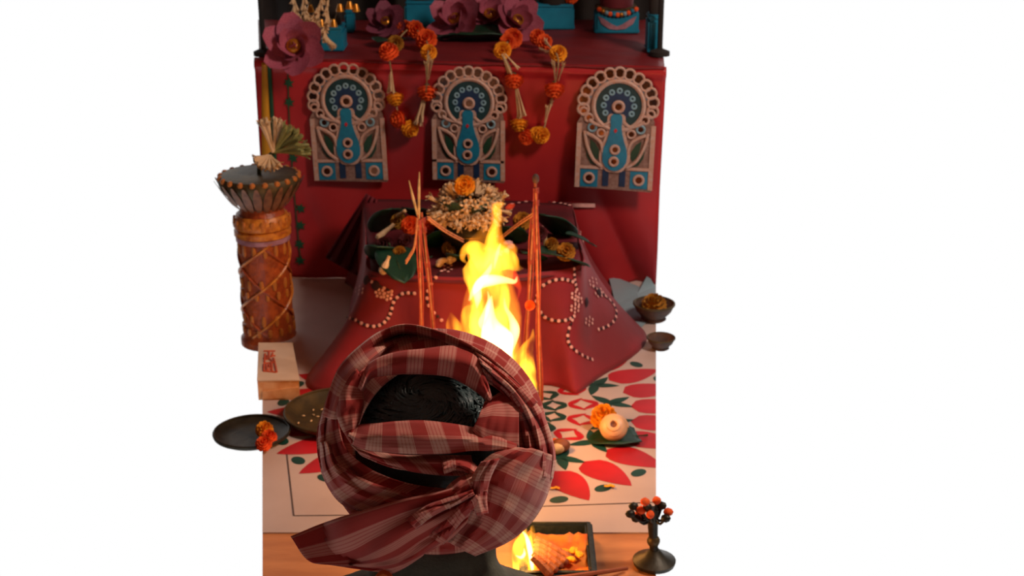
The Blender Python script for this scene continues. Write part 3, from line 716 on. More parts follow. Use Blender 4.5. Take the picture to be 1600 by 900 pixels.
for i in range(26):
    a, rr = random.uniform(0, 6.28), r * .8 * math.sqrt(random.random()); o = link('rice_grain', grain_me, g); o.location = (rr * math.cos(a), rr * math.sin(a), .0065 + (.0035 if rr > r * .6 else 0)); o.rotation_euler = (0, 0, a * 3)

# ================================================================= RED PLATFORM WITH TIE-DYE CLOTH
PZ = .28
T = [onz(566, 312, PZ), onz(570, 350, PZ), onz(572, 395, PZ), onz(580, 424, PZ), onz(660, 432, PZ), onz(745, 434, PZ), onz(830, 428, PZ), onz(908, 414, PZ), onz(906, 380, PZ), onz(900, 340, PZ), onz(893, 318, PZ)]
Bo = [onz(540, 442), onz(552, 458), onz(538, 505), onz(489, 602), onz(600, 612), onz(745, 616), onz(860, 606), onz(922, 607), onz(1001, 531), onz(962, 472), onz(944, 446)]
plat = thing('draped_platform', 'low wooden platform draped in red tie-dyed cloth below the peacock panels', 'platform', (0, 3.5, 0))
off = Vector((0, 3.5, 0)); NT = 90
Tt = cr(T, NT); Bt = cr(Bo, NT); rows = []
for i in range(22):
    u = i / 21; row = []
    for j in range(NT):
        q = Tt[j].lerp(Bt[j], u); q.z = PZ * (1 - u ** .92) + .0015
        n = (Bt[j] - Tt[j]); n.z = 0
        n = n.normalized() if n.length > 1e-4 else Vector((0, -1, 0))
        amp = .018 * math.sin(math.pi * min(1, u * 1.0) * .55) ; q += n * (amp * math.sin(j * .55 + 1.3 * math.sin(j * .13)) - .035 * math.sin(math.pi * u) * .6)
        row.append(q - off)
    rows.append(row)
skirt_rows = rows
o = MB().grid(rows).build('cloth_skirt', 'maroon_cloth', plat); o.modifiers.new('s', 'SOLIDIFY').thickness = .003
top = []; FE = cr(T[3:8], 30)
for i in range(16):
    u = i / 15; row = []
    for j in range(30):
        q = T[0].lerp(T[10], j / 29).lerp(FE[j], u); q.z = PZ + .003 + .004 * noise.noise(Vector((q.x * 14, q.y * 14, 1))); row.append(q - off)
    top.append(row)
for j in range(30): top[-1][j] += Vector((0, -.012, -.012))
o = MB().grid(top).build('cloth_top', 'dark_maroon', plat); o.modifiers.new('s', 'SOLIDIFY').thickness = .004
cT = (T[0] + T[3] + T[7] + T[10]) / 4
MB().box((cT.x, cT.y - 3.5, PZ - .025), (.46, .42, .035), bev=.004).build('board', 'wood', plat)
for sx in (-1, 1):
    for sy in (-1, 1): MB().lathe([(.02, 0), (.028, .05), (.02, .12), (.028, .2), (.02, .24)], 10, (cT.x + sx * .2, cT.y - 3.5 + sy * .17, 0)).build('leg', 'wood', plat)
# dark fold of cloth standing at the back left, gathered pleats
fr = []
for i in range(12):
    u = i / 11; a = Vector((572, 302, 0)).lerp(Vector((508, 402, 0)), u); b = Vector((590, 312, 0)).lerp(Vector((560, 432, 0)), u)
    fr.append([ony(a.lerp(b, j / 11).x, a.lerp(b, j / 11).y, 3.83 - .02 * u + .012 * math.sin(j * 1.7)) - off for j in range(12)])
o = MB().grid(fr).build('cloth_pleat', 'dark_maroon', plat); o.modifiers.new('s', 'SOLIDIFY').thickness = .003
# printed dots of the cloth, laid on the skirt
bv_v = [p for r_ in skirt_rows for p in r_] ; nn = NT
bvh = BVHTree.FromPolygons([p + off for p in bv_v], [(i * nn + j, i * nn + j + 1, (i + 1) * nn + j + 1, (i + 1) * nn + j) for i in range(21) for j in range(nn - 1)])
bvt = BVHTree.FromPolygons([p + off for r_ in top for p in r_], [(i * 30 + j, i * 30 + j + 1, (i + 1) * 30 + j + 1, (i + 1) * 30 + j) for i in range(15) for j in range(29)])
dw, dd = MB(), MB()
def dot(px, py, r, mbx):
    d = ray(px, py); best = None
    for bb in (bvh, bvt):
        h = bb.ray_cast(CO, d)
        if h[0] and (best is None or h[3] < best[3]): best = h
    if not best: return
    n = best[1] if best[1].dot(d) < 0 else -best[1]
    q = n.to_track_quat('Z', 'Y').to_matrix().to_4x4(); rr = r / ppm(best[0]); c = best[0] + n * .0035 - off
    vs = [q @ Vector((rr * math.cos(a), rr * math.sin(a), .0)) + c for a in [2 * math.pi * i / 8 for i in range(8)]] + [n * rr * .4 + c]
    mbx.add(vs, [(i, (i + 1) % 8, 8) for i in range(8)])
def chain(pts, n, r=3.0):
    for i, p in enumerate(cr([(a, b, 0) for a, b in pts], n)): dot(p.x, p.y, r if i % 2 == 0 else r * .9, dw if i % 2 == 0 else dd)
chain([(838, 470), (842, 452), (858, 440), (878, 436), (894, 440)], 17); chain([(840, 478), (850, 494), (868, 501), (885, 500), (896, 494)], 15)
chain([(895, 395), (896, 420), (897, 437), (900, 452)], 13); chain([(893, 500), (887, 520), (888, 536), (898, 548), (912, 557), (924, 562)], 17)
chain([(944, 462), (956, 474), (962, 488), (958, 502), (946, 511), (934, 515)], 17); chain([(925, 448), (935, 455), (946, 464)], 7)
chain([(648, 458), (630, 458), (616, 470), (611, 487), (604, 500), (590, 509), (572, 508), (556, 500), (540, 496)], 31)
chain([(575, 436), (590, 445), (612, 455)], 9); chain([(690, 425), (676, 440), (668, 460), (672, 480), (690, 500)], 15); chain([(800, 320), (830, 316), (870, 318), (890, 322)], 17); chain([(850, 355), (875, 352), (895, 362), (905, 378)], 13)
for x, y in ((898, 462), (897, 482), (925, 441), (919, 502), (563, 454), (594, 458), (606, 462), (902, 470), (935, 458), (690, 412), (700, 420), (907, 372), (900, 360)):
    for i in range(7):
        a = 2 * math.pi * i / 6 + x; dot(x + (0 if i == 6 else 6 * math.cos(a)), y + (0 if i == 6 else 6 * math.sin(a)), 2.6, dw)
for x, y in ((915, 472), (934, 456), (588, 446), (574, 438)): dot(x, y, 8, dd)
dd.build('printed_dark_dots', 'dot_dark', plat)['kind'] = 'stuff'
for x, y in ((915, 472), (934, 456), (588, 446), (574, 438)): 
    dot(x, y, 3.4, dw)
dw.build('printed_dots', 'dot_white', plat)['kind'] = 'stuff'

# ---------------- things on the platform
kp = onz(733, 392, PZ + .008); kk = ppm(kp)
pot = thing('ritual_pot', 'dark metal ritual pot under the cream flower wreath', 'pot', kp)
MB().lathe([(0, 0), (.045, 0), (.05, .008), (.07, .035), (.074, .06), (.06, .085), (.042, .098), (.04, .108), (.052, .116), (.05, .12), (.036, .112), (.0, .108)], 28).build('body', 'dark_metal', pot)
MB().tube([(.0745 * math.cos(a), .0745 * math.sin(a), .058) for a in [2 * math.pi * i / 36 for i in range(37)]], .003, 6, cap=False).build('band', 'brass', pot)
wr = thing('flower_wreath', 'thick wreath of cream tuberose buds heaped on the ritual pot', 'wreath', kp + Vector((0, 0, .12)))
wc = kp + Vector((0, 0, .12)); rw = 45 / kk
MB().tube([(rw * .8 * math.cos(a), rw * .7 * math.sin(a) - .01, .012) for a in [2 * math.pi * i / 24 for i in range(25)]], .014, 8, cap=False).build('wreath_core', 'olive_leaf', wr)
for i in range(240):
    a = random.uniform(0, 2 * math.pi); e = random.uniform(-.9, 1.0)
    f_ = random.uniform(.38, .95); c = Vector((rw * f_ * math.cos(a), rw * f_ * .85 * math.sin(a) - .01, .004 + .045 * (.95 - f_))); 
    d = Vector((math.cos(a) * math.cos(e), math.sin(a) * math.cos(e), math.sin(e))) + Vector((random.uniform(-.5, .5), random.uniform(-.5, .2), random.uniform(-.4, .4)))
    if math.sin(a) < 0: d.z -= .5; c.z -= .018 * random.random()
    o = link('tuberose_bud', BUD, wr); orient(o, c, d, (.034, .034, random.uniform(.032, .046)), i)
p = ony(726, 290, kp.y - .03); marigold_thing('yellow', p, (0, -.9, .42), 16.5 / ppm(p), 'bright orange-yellow marigold crowning the cream flower wreath')
# leaves
def lf(px, py, zz, size_px, rz, tilt, label, me=LEAF, roll=0):
    p = onz(px, py, zz); return leaf(p, size_px / ppm(p), rz, tilt, label, me, roll)
lf(606, 342, PZ + .05, 74, 200, 48, 'broad green betel leaf upright at the back left of the platform')
lf(600, 398, PZ + .03, 88, 165, 42, 'broad green betel leaf hanging over the left front of the platform')
lf(622, 414, PZ + .035, 80, 200, -20, 'pointed dark leaf drooping over the platform edge left of the thread-wound sticks')
lf(700, 372, PZ + .04, 92, 200, 40, 'dark leaf in the shade below the wreath, left of the flame')
lf(866, 350, PZ + .05, 80, 150, 42, 'dark green leaf upright behind the right thread-wound sticks')
lf(874, 400, PZ + .03, 88, 120, 25, 'dark green leaf under the dull yellow flowers on the right of the platform')
lf(800, 365, PZ + .04, 60, 170, 45, 'small dark leaf right of the cream wreath')
def mar(kind, px, py, zz, rpx, d, label):
    p = onz(px, py, zz); return marigold_thing(kind, p, d, rpx / ppm(p), label)
mar('dull', 884, 394, PZ + .05, 15, (.1, -.8, .6), 'dull yellow marigold on the right end of the platform')
mar('dull', 862, 382, PZ + .05, 11, (-.3, -.8, .5), 'small dull yellow flower beside the pale stalk on the platform')
mar('dull', 816, 346, PZ + .07, 15, (.1, -.8, .6), 'yellow flower behind the right sticks beside the wreath')
mar('dull', 623, 346, PZ + .06, 13, (-.3, -.8, .5), 'dull yellow flower on the back left betel leaf')
mar('orange', 641, 352, PZ + .07, 15, (0, -.9, .4), 'orange marigold left of the left thread-wound sticks')
mar('orange', 668, 355, PZ + .06, 12, (.3, -.9, .4), 'orange marigold half hidden behind the left thread-wound sticks')
mar('dull', 624, 395, PZ + .05, 11, (0, -.9, .4), 'dull yellow flower on the left front betel leaf')
mar('dull', 702, 388, PZ + .03, 12, (.2, -.9, .4), 'tan flower at the platform edge left of the flame')
MG['crimson'] = marigold_mesh('marigold', mat('marigold_crimson', lin('#5c1620'), .8, lin('#3a0e14'), 60, .4, 200))
mar('crimson', 600, 384, PZ + .05, 14, (-.2, -.8, .6), 'dark crimson flower between the two left betel leaves')
mar('crimson', 634, 378, PZ + .05, 13, (.2, -.8, .6), 'dark crimson flower just left of the left sticks')
mar('crimson', 688, 352, PZ + .06, 14, (.2, -.8, .6), 'dark crimson flower under the left side of the cream wreath')
mar('crimson', 842, 366, PZ + .06, 13, (.2, -.8, .6), 'dark crimson flower behind the right sticks')
for i, (x, y, sz, rz) in enumerate(((660, 405, 60, 210), (720, 402, 64, 170), (832, 398, 70, 150), (648, 330, 58, 170), (780, 350, 56, 200), (905, 372, 50, 110))):
    lf(x, y, PZ + .03, sz, rz, 30, ['dark leaf in front of the left thread-wound sticks', 'dark leaf at the platform edge left of the flame, below the wreath', 'dark leaf behind the right thread-wound sticks at the platform edge', 'dark leaf tip behind the tops of the left sticks', 'dark leaf tucked under the right side of the cream wreath', 'small dark leaf at the right back corner of the platform'][i], LEAF if i % 2 else LEAFN)
def stalk(a, b, r0, r1, z, label, m='stem_tan'):
    A_, B_ = onz(*a, z), onz(*b, z + .0); B_ = ony(b[0], b[1], A_.y - .015)
    t = thing('flower_stalk', label, 'stalk', A_); d = B_ - A_
    MB().tube([d * f for f in (0, .3, .7, 1)], [r0 / ppm(A_), r0 / ppm(A_), r1 / ppm(A_) * .9, r1 / ppm(A_)], 8).build('stem', m, t)
    MB().ball(d, r1 / ppm(A_) * 1.1, 8, 6).build('tip', 'tuberose', t)
stalk((850, 360), (857, 424), 3.5, 4.5, PZ + .06, 'pale banana-like stalk hanging right of the right sticks')
stalk((616, 350), (592, 370), 3, 5, PZ + .06, 'short pale stalk lying on the back left betel leaf', 'tuberose')
stalk((608, 400), (599, 422), 3, 7, PZ + .06, 'short pale wedge on the left front betel leaf', 'tuberose')
stalk((620, 338), (632, 330), 3, 3, PZ + .08, 'tan stalk tip behind the back left betel leaf')
for i, (x, y) in enumerate(((676, 380), (690, 412), (706, 408), (780, 372), (797, 385), (786, 398))):
    p = onz(x, y, PZ + .012); rr = 9 / ppm(p)
    t = thing('sweet_piece', ['square cream sweet right of the left sticks', 'cream sweet at the platform edge nearest the left sticks', 'pale sweet beside the flame at the platform edge', 'pinkish petal pile right of the flame top', 'pale petals between flame and right sticks', 'pale petals nearest the flame on its right'][i], 'offering', p)
    for j in range(3):
        MB().ball((random.uniform(-.6, .6) * rr, random.uniform(-.4, .4) * rr, .3 * rr * j), (rr * .9, rr * .6, rr * .5), 9, 6, Matrix.Rotation(j * 1.3 + i, 4, 'Z')).build('piece', 'tuberose' if i < 3 else 'dot_white', t)

# ================================================================= STICKS AND THREADS
def stick(pt, pb, Y, label, r=2.6, tips=0):
    a, b = ony(pt[0], pt[1], Y), ony(pb[0], pb[1], Y)
    fb = a + (b - a) * ((a.z) / (a.z - b.z)); t = thing('arrow_stick', label, 'stick', fb, 0, 'thread-wound sticks around the fire')
    d = a - fb; rr = r / ppm(a); n = Vector((d.z, 0, -d.x)).normalized()
    MB().tube([d * (i / 8) + Vector((.0015 * math.sin(i * 2.1), 0, 0)) for i in range(9)], [rr * (1.1 - .03 * i) for i in range(9)], 8).build('shaft', 'stick_orange', t)
    for j in range(3):                                 # loose thread strands hanging along the stick
        pts = [d * (.97 - .9 * i / 14) + n * ((j - 1) * rr * (1.1 + .5 * math.sin(i * .8 + j * 2))) + Vector((0, -rr * 1.1, 0)) for i in range(15)]
        MB().tube(pts, rr * .42, 5).build('thread', 'thread_red' if j != 1 else 'thread_tan', t)
    for f in (.95, .90, .72):
        c = d * f; MB().tube([c + Vector((rr * 1.5 * math.cos(q), rr * 1.5 * math.sin(q), .004 * q / 6.28)) for q in [i * .5 for i in range(39)]], rr * .35, 5).build('thread_wrap', 'thread_red', t)
    for s in range(tips):
        MB().tube([d * .98, d * .98 + Vector((-.012 + .014 * s, 0, .05 + .02 * s)), d * .98 + Vector((-.02 + .024 * s, 0, .09 + .02 * s))], [rr * .8, rr * .9, rr * .3], 6).build('dry_tip', 'stem_tan', t)
    return t, a
s1, a1 = stick((654, 335), (659, 512), 2.99, 'left front thread-wound stick standing beside the flame', 2.6, 2)
s2, a2 = stick((659, 332), (678, 515), 3.06, 'left rear thread-wound stick leaning right towards the flame', 2.6, 0)
s3, a3 = stick((834, 325), (824, 512), 3.06, 'right rear thread-wound stick leaning towards the flame', 3.0, 0)
s4, a4 = stick((837, 282), (844, 605), 2.98, 'right front thread-wound stick, tallest of the four', 2.8, 0)
MB().ball((a4 - s4.location) + Vector((0, 0, .004)), (.008, .008, .012), 8, 6).build('knob', 'clay', s4)
def cord(pts, label, m='thread_tan', r=.0022):
    t = thing('thread_cord', label, 'thread', pts[0]); p0 = Vector(pts[0])
    for j in range(2): MB().tube([q - p0 + Vector((0, 0, .006 * j)) for q in cr(pts, 16)], r, 5).build('strand', m, t)
cord([ony(668, 342, 2.99), ony(695, 362, 3.1), ony(724, 378, 3.2)], 'thread running from the left sticks to the flame')
cord([ony(834, 336, 3.0), ony(810, 352, 3.08), ony(782, 374, 3.2)], 'thread running from the right sticks to the flame')
cord([ony(652, 345, 2.985), ony(648, 385, 2.985), ony(640, 402, 2.985), ony(634, 412, 2.985)], 'loose thread end dangling left of the left sticks')
p = ony(828, 477, 2.965); marigold_thing('orange', p, (0, -1, .1), 8 / ppm(p), 'small orange flower tied to the right sticks')

# ================================================================= FIRE
FY = 2.76
def tongue(name, pts, m, Y, parent, base, flat=.6, n=14, amp=.10, seed=0, seg=26):
    c = cr([(x, y, r) for x, y, r in pts], seg); P3 = []; rad = []
    for q in c:
        w_ = ony(q.x, q.y, Y); P3.append(w_ - base); rad.append(max(.5, q.z) / ppm(w_))
    mb = MB().tube(P3, rad, n, flat)
    out = []
    for i, v in enumerate(mb.v):
        v = Vector(v); k_ = i // n; r_ = rad[min(k_, seg - 1)]
        d = noise.noise(Vector((v.x * 26 + seed, v.y * 26, v.z * 11))) * r_ * amp * 2.2
        ax = v - P3[min(k_, seg - 1)]; out.append(tuple(v + ax.normalized() * d if ax.length > 1e-6 else v))
    mb.v = out
    return mb.build(name, m, parent)
kb = onz(770, 705); kb.y = FY; kb.z = 0
kun = thing('fire_pan', 'square iron fire pan hidden behind the turbaned head', 'fire pan', kb)
for sgn, ax in ((1, 0), (-1, 0), (1, 1), (-1, 1)):
    c = Vector((sgn * .105 if ax == 0 else 0, sgn * .105 if ax else 0, .05)); MB().box(c, (.01 if ax == 0 else .22, .22 if ax == 0 else .01, .09), bev=.002).build('side', 'iron', kun)
MB().box((0, 0, .006), (.21, .21, .01), bev=.002).build('bottom', 'iron', kun)
for i in range(7):
    a = i * .9; lg = thing('firewood', ['firewood log lying lowest in the fire pan', 'firewood log across the fire pan', 'thin firewood log leaning left in the pan', 'short firewood log in the pan middle', 'firewood log leaning right in the pan', 'charred firewood log on top of the pile', 'topmost firewood log under the flame'][i], 'firewood', kb + Vector((0, 0, .03 + .018 * i)), a, 'firewood in the fire pan')
    MB().tube([(-.085, 0, 0), (-.03, .004, .003), (.03, -.003, 0), (.085, 0, .004)], [.011, .013, .012, .010], 8).build('log', 'ember', lg)
fb = kb + Vector((0, 0, .09)); flame = thing('flame', 'tall yellow flame rising from the fire pan behind the turban', 'flame', fb)
def tg(nm, pts, m, dy=0, **k): return tongue(nm, pts, m, FY + dy, flame, fb, **k)
tg('outer_flame', [(780, 690, 40), (778, 630, 46), (772, 570, 46), (768, 520, 42), (768, 470, 40), (768, 430, 42), (766, 400, 38), (764, 378, 28), (772, 355, 15), (778, 338, 11), (779, 324, 11), (788, 316, 3)], 'flame_outer', seed=2, amp=.22)
tg('side_flame', [(700, 560, 10), (716, 545, 18), (715, 525, 17), (708, 505, 11), (704, 488, 1)], 'flame_side', .05, seed=5)
tg('side_flame', [(740, 560, 18), (735, 520, 18), (737, 490, 18), (742, 478, 6), (744, 470, 1)], 'flame_side', .06, seed=6)
tg('side_flame', [(815, 640, 24), (820, 600, 18), (818, 570, 19), (822, 548, 13), (831, 530, 5), (833, 514, 1)], 'flame_side', .03, seed=8)
tg('side_flame', [(832, 650, 14), (828, 610, 15), (822, 580, 15), (820, 560, 10), (822, 545, 2)], 'flame_side', .05, seed=11)
tg('side_flame', [(765, 410, 24), (740, 390, 14), (726, 392, 7), (723, 404, 4), (730, 412, 1)], 'flame_side', -.02, seed=9)
tg('side_flame', [(770, 400, 24), (795, 408, 16), (808, 418, 7), (818, 420, 1)], 'flame_side', -.02, seed=12)
tg('tip_flame', [(764, 392, 10), (770, 368, 9), (776, 350, 7), (778, 336, 7), (776, 324, 8), (787, 317, 2)], 'flame_side', -.03, seed=21, amp=.15)
tg('red_flicker', [(790, 326, 3), (797, 323, 6), (802, 320, 4), (804, 317, 1)], 'flame_red', .01)
tg('red_flicker', [(795, 420, 10), (806, 440, 7), (812, 452, 3), (808, 470, 1)], 'flame_red', .03)
tg('inner_flame', [(795, 650, 20), (790, 610, 26), (782, 570, 34), (775, 530, 36), (770, 490, 34), (765, 450, 34), (760, 425, 31), (762, 400, 24), (768, 380, 13), (775, 362, 7), (779, 345, 4), (780, 330, 1)], 'flame_mid', -.01, seed=3, amp=.25)
tg('core_flame', [(804, 625, 6), (795, 596, 14), (786, 568, 18), (778, 545, 20), (772, 520, 18), (768, 498, 11), (766, 478, 6), (768, 462, 1)], 'flame_core', -.03, seed=4, amp=.35)
tg('core_flame', [(790, 560, 6), (800, 535, 9), (803, 515, 9), (798, 496, 5), (790, 480, 3), (788, 466, 1)], 'flame_core', -.03, seed=14, amp=.2)
tg('core_flame', [(733, 470, 2), (740, 455, 5), (752, 442, 8), (772, 437, 9), (790, 438, 6), (804, 440, 4), (808, 432, 1)], 'flame_core', -.03, seed=15, amp=.2)
tg('core_flame', [(745, 482, 1), (746, 465, 6), (746, 450, 7), (754, 436, 6), (764, 422, 4), (768, 412, 1)], 'flame_core', -.03, seed=16, amp=.2)
tg('core_flame', [(772, 420, 1), (775, 405, 3), (779, 390, 3), (782, 380, 1)], 'flame_core', -.03, seed=17)
tg('core_flame', [(757, 520, 1), (752, 505, 5), (758, 490, 5), (764, 470, 3), (762, 455, 1)], 'flame_core', -.03, seed=18)
def plight(name, loc, power, color, rad):
    d = bpy.data.lights.new(name, 'POINT'); d.energy = power; d.color = color; d.shadow_soft_size = rad
    o = bpy.data.objects.new(name, d); col.objects.link(o); o.location = loc
plight('flame_light', ony(770, 500, FY), 3.8, (1, .42, .10), .06)
plight('flame_light_low', ony(800, 610, FY - .02), 2.4, (1, .42, .10), .05)

# ================================================================= RIGHT SIDE THINGS
# conch shell and marigold on a dark leaf
sp = onz(958, 690); lf(958, 684, .006, 80, 100, 0, 'dark leaf on the sheet under the round shell')
sh = thing('round_shell', 'round peach spiral shell on the sheet beside the orange marigold', 'shell', sp)
rs = 22 / ppm(sp)
q = (CO - (sp + Vector((0, 0, rs)))).normalized().to_track_quat('Z', 'Y').to_matrix().to_4x4()
q = q @ Matrix.Rotation(R(-18), 4, 'X')
MB().lathe([(rs * .0, -rs * .9), (rs * .6, -rs * .75), (rs * .95, -rs * .25), (rs, 0), (rs * .93, rs * .3), (rs * .80, rs * .40), (rs * .80, rs * .46), (rs * .62, rs * .6), (rs * .50, rs * .62), (rs * .49, rs * .68), (rs * .34, rs * .74), (rs * .26, rs * .72), (rs * .20, rs * .6)], 30, (0, 0, rs * .93 + .006), q).build('whorl', 'shell', sh)
pts = [q @ Vector((rs * (1.0 - .085 * a) * math.cos(a), rs * (1.0 - .085 * a) * math.sin(a), rs * (.05 + .085 * a))) + Vector((0, 0, rs * .93 + .006)) for a in [i * .3 for i in range(30)]]
MB().tube(pts, [rs * .11 * (1 - i / 40) for i in range(30)], 6).build('spiral_ridge', 'shell', sh)
MB().lathe([(0, rs * .60), (rs * .22, rs * .66), (rs * .20, rs * .58), (0, rs * .5)], 14, (0, 0, rs * .93 + .006), q).build('opening', 'shell_dark', sh)
p = onz(943, 652, .028); marigold_thing('yellow', p, (-.1, -.5, .9), 21 / ppm(p), 'orange-yellow marigold on the sheet touching the round shell')
# half fruit near the turban edge
p = onz(872, 706, 0); rr = 17 / ppm(p); t = thing('cut_fruit', 'pale cut fruit with brown skin beside the turban', 'fruit', p)
MB().ball((.006, .004, rr * .6), (rr * .9, rr * .8, rr * .62), 14, 8).build('skin', 'shell_dark', t)
MB().ball((-.004, -.012, rr * .55), (rr * .75, rr * .45, rr * .5), 14, 8).build('flesh', 'tuberose', t)
for i, (x, y, s) in enumerate(((868, 763, 7), (953, 760, 8), (866, 688, 8), (1015, 797, 6))):
    p = onz(x, y, .004); t = thing('loose_petal', ['yellow petal scrap on the red print near the turban', 'yellow petal scrap beside a green printed dot', 'orange petal scrap behind the cut fruit', 'orange petal scrap near the brass lamp'][i], 'petal', p)
    s_ = s / ppm(p)
    for j in range(3): MB().ball(((j - 1) * s_ * .6, .3 * s_ * (j % 2), .001), (s_ * .6, s_ * .4, s_ * .16), 8, 5, Matrix.Rotation(j, 4, 'Z')).build('petal', 'marigold_yellow' if i < 2 else 'marigold_orange', t)
# clay bowls and pale blue-grey patch at the right edge
def bowl(px, py, rpx, label, fl_=True):
    p = onz(px, py); r = rpx / ppm(p); t = thing('clay_bowl', label, 'bowl', p, 0, 'small clay bowls at the right edge')
    MB().lathe([(0, 0), (r * .5, 0), (r * .62, r * .08), (r * .55, r * .18), (r * .85, r * .5), (r, r * .85), (r * .94, r * .88), (r * .8, r * .6), (r * .5, r * .35), (0, r * .3)], 26).build('bowl_body', 'clay', t)
    MB().tube([(r * .98 * math.cos(a), r * .98 * math.sin(a), r * .86) for a in [2 * math.pi * i / 30 for i in range(31)]], r * .06, 6, cap=False).build('rim', 'old_brass', t)
    if fl_: 
        marigold_thing('dull', p + Vector((0, 0, r * .75)), (0, -.3, 1), r * .62, 'dull yellow flower lying in the rear clay bowl')
bowl(1021, 500, 32, 'rear clay bowl holding a yellow flower at the right edge')
bowl(1032, 545, 22, 'small clay bowl in front of the other at the right edge', False)
pa = [onz(950, 440), onz(1000, 450), onz(1012, 440), onz(1024, 450), onz(1024, 492), onz(1000, 515), onz(962, 478)]
ps_ = thing('pale_patch', 'pale blue-grey patch lying behind the clay bowls', 'paper', (0, 0, 0)); n = len(pa)
ov = [q + Vector((0, 0, .003 + (.02 if i in (0, 2) else 0))) for i, q in enumerate(pa)]; cen = sum(ov, Vector()) / n + Vector((0, 0, .004))
o = MB().add(ov + [cen], [(i, (i + 1) % n, n) for i in range(n)]).build('sheet', 'pale_blue_patch', ps_, False); o.modifiers.new('s', 'SOLIDIFY').thickness = .001

# ================================================================= TRAY WITH SMALL FIRE (front right)
tz = .0
F0, F1 = onz(932, 897), onz(922, 838)
ty0, ty1 = onz(870, 912).y, F1.y; tx1 = (F0.x + F1.x) / 2 + .004; tx0 = tx1 - .152
tray = thing('iron_tray', 'black square iron tray holding orange paper and burning sticks', 'tray', ((tx0 + tx1) / 2, (ty0 + ty1) / 2, 0))
tw, td = tx1 - tx0, ty1 - ty0 + .02; hh = .030
MB().box((0, 0, .006), (tw - .02, td - .02, .008), bev=.002).build('bottom', 'iron', tray)
for s in (-1, 1):
    MB().box((s * (tw / 2 - .012), 0, hh / 2), (.016, td, hh), Matrix.Rotation(R(s * 10), 4, 'Y'), bev=.004).build('side', 'iron', tray)
    MB().box((0, s * (td / 2 - .008), hh / 2), (tw - .01, .014, hh), Matrix.Rotation(R(-s * 10), 4, 'X'), bev=.004).build('side', 'iron', tray)
tl = tray.location
pp = thing('orange_paper', 'crumpled orange paper lying in the iron tray', 'paper', (tl.x, tl.y, .012))
rows = [[Vector((-tw * .40 + tw * .80 * j / 14, -td * .45 + td * .68 * i / 12, .004 + .018 * abs(noise.noise(Vector((i * .5, j * .45, 0)))) + .012 * (i / 12) ** 2)) for j in range(15)] for i in range(13)]
o = MB().grid(rows).build('sheet', 'orange_paper', pp); o.modifiers.new('s', 'SOLIDIFY').thickness = .0015
for i in range(5):
    y0 = -6 + 5 * i
    a, b = onz(836 - i * 1, 842 + i * 7, .060), onz(890 - i * 8, 872 + i * 6, .032)
    t = thing('kindling_stick', ['kindling stick at the back of the bundle in the iron tray', 'second kindling stick from the back in the iron tray', 'middle kindling stick of the bundle in the iron tray', 'fourth kindling stick from the back in the iron tray', 'front kindling stick of the bundle in the iron tray'][i], 'stick', a, 0, 'kindling sticks in the iron tray')
    d = b - a; MB().tube([Vector(), d * .4 + Vector((0, 0, .001)), d], [.0075, .0085, .009], 7).build('shaft', 'wood', t)
    MB().ball(d, (.009, .0075, .0075), 7, 5).build('cut_end', 'stick_orange', t)
for i, (x, y, s) in enumerate(((880, 862, 10), (896, 860, 10), (905, 866, 9), (892, 874, 9), (842, 872, 10))):
    p = onz(x, y, .034); r_ = s / ppm(p); t = thing('turmeric_piece', ['yellow turmeric piece by the stick bundle in the tray', 'yellow turmeric piece in the middle of the tray heap', 'yellow turmeric piece nearest the tray corner', 'lowest yellow turmeric piece of the tray heap', 'yellow piece left of the stick bundle beside the small flame'][i], 'offering', p)
    MB().ball((0, 0, 0), (r_, r_ * .7, r_ * .5), 10, 7, Matrix.Rotation(i, 4, 'Z'), lambda d: 1 + .25 * noise.noise(d * 2.2 + Vector((i, 0, 0)))).build('lump', 'marigold_yellow', t)
    MB().ball((r_ * .5, -r_ * .4, r_ * .1), r_ * .4, 8, 5).build('knob', 'marigold_yellow', t)
t0 = onz(860, 906, .05); t1 = onz(980, 888, .006)
st = thing('long_splint', 'long wooden splint resting from the tray onto the floor', 'stick', t1); d = t0 - t1
MB().tube([Vector(), d * .5, d], [.0035, .005, .006], 7).build('shaft', 'stick_orange', st); MB().tube([d * .98, d * 1.08], [.007, .006], 7).build('burnt_end', 'ember', st)
# small flame
TY = onz(815, 880, .03).y
sf_b = ony(826, 905, TY); sfl = thing('small_flame', 'small yellow flame burning at the left of the iron tray', 'flame', sf_b)
def tg2(nm, pts, m, dy=0, **k): return tongue(nm, pts, m, TY + dy, sfl, sf_b, **k)
emit_volume('flame_small', (1, .34, .02, 1), 260, 40, .34, .6); emit_volume('flame_small_core', (1, .5, .16, 1), 1100)
tg2('outer_flame', [(826, 915, 16), (824, 892, 20), (820, 868, 22), (818, 852, 19), (820, 838, 11), (817, 826, 5), (814, 814, 1)], 'flame_small', seed=1, amp=.2)
tg2('side_flame', [(826, 850, 8), (832, 838, 5), (832, 826, 4), (833, 820, 1)], 'flame_small', .01, seed=2)
tg2('core_flame', [(832, 893, 2), (830, 872, 4), (827, 855, 4.5), (822, 838, 3), (815, 829, 1)], 'flame_small_core', -.012, seed=3)
tg2('core_flame', [(806, 868, 1), (814, 871, 3), (819, 866, 3), (819, 857, 1)], 'flame_small_core', -.012, seed=4)
plight('small_flame_light', ony(818, 850, TY - .01) + Vector((0, 0, .02)), 2.0, (1, .45, .12), .02)
# white paper at the lower edge
p = onz(812, 905, .0); wp = thing('white_paper', 'corner of white paper left of the small flame at the lower edge', 'paper', p)
o = MB().add([(-.03, -.06, .002), (.02, -.06, .002), (.02, .004, .004), (.0, .012, .008), (-.03, -.004, .002)], [(0, 1, 2, 3, 4)]).build('sheet', 'white_cotton', wp, False); o.modifiers.new('s', 'SOLIDIFY').thickness = .001

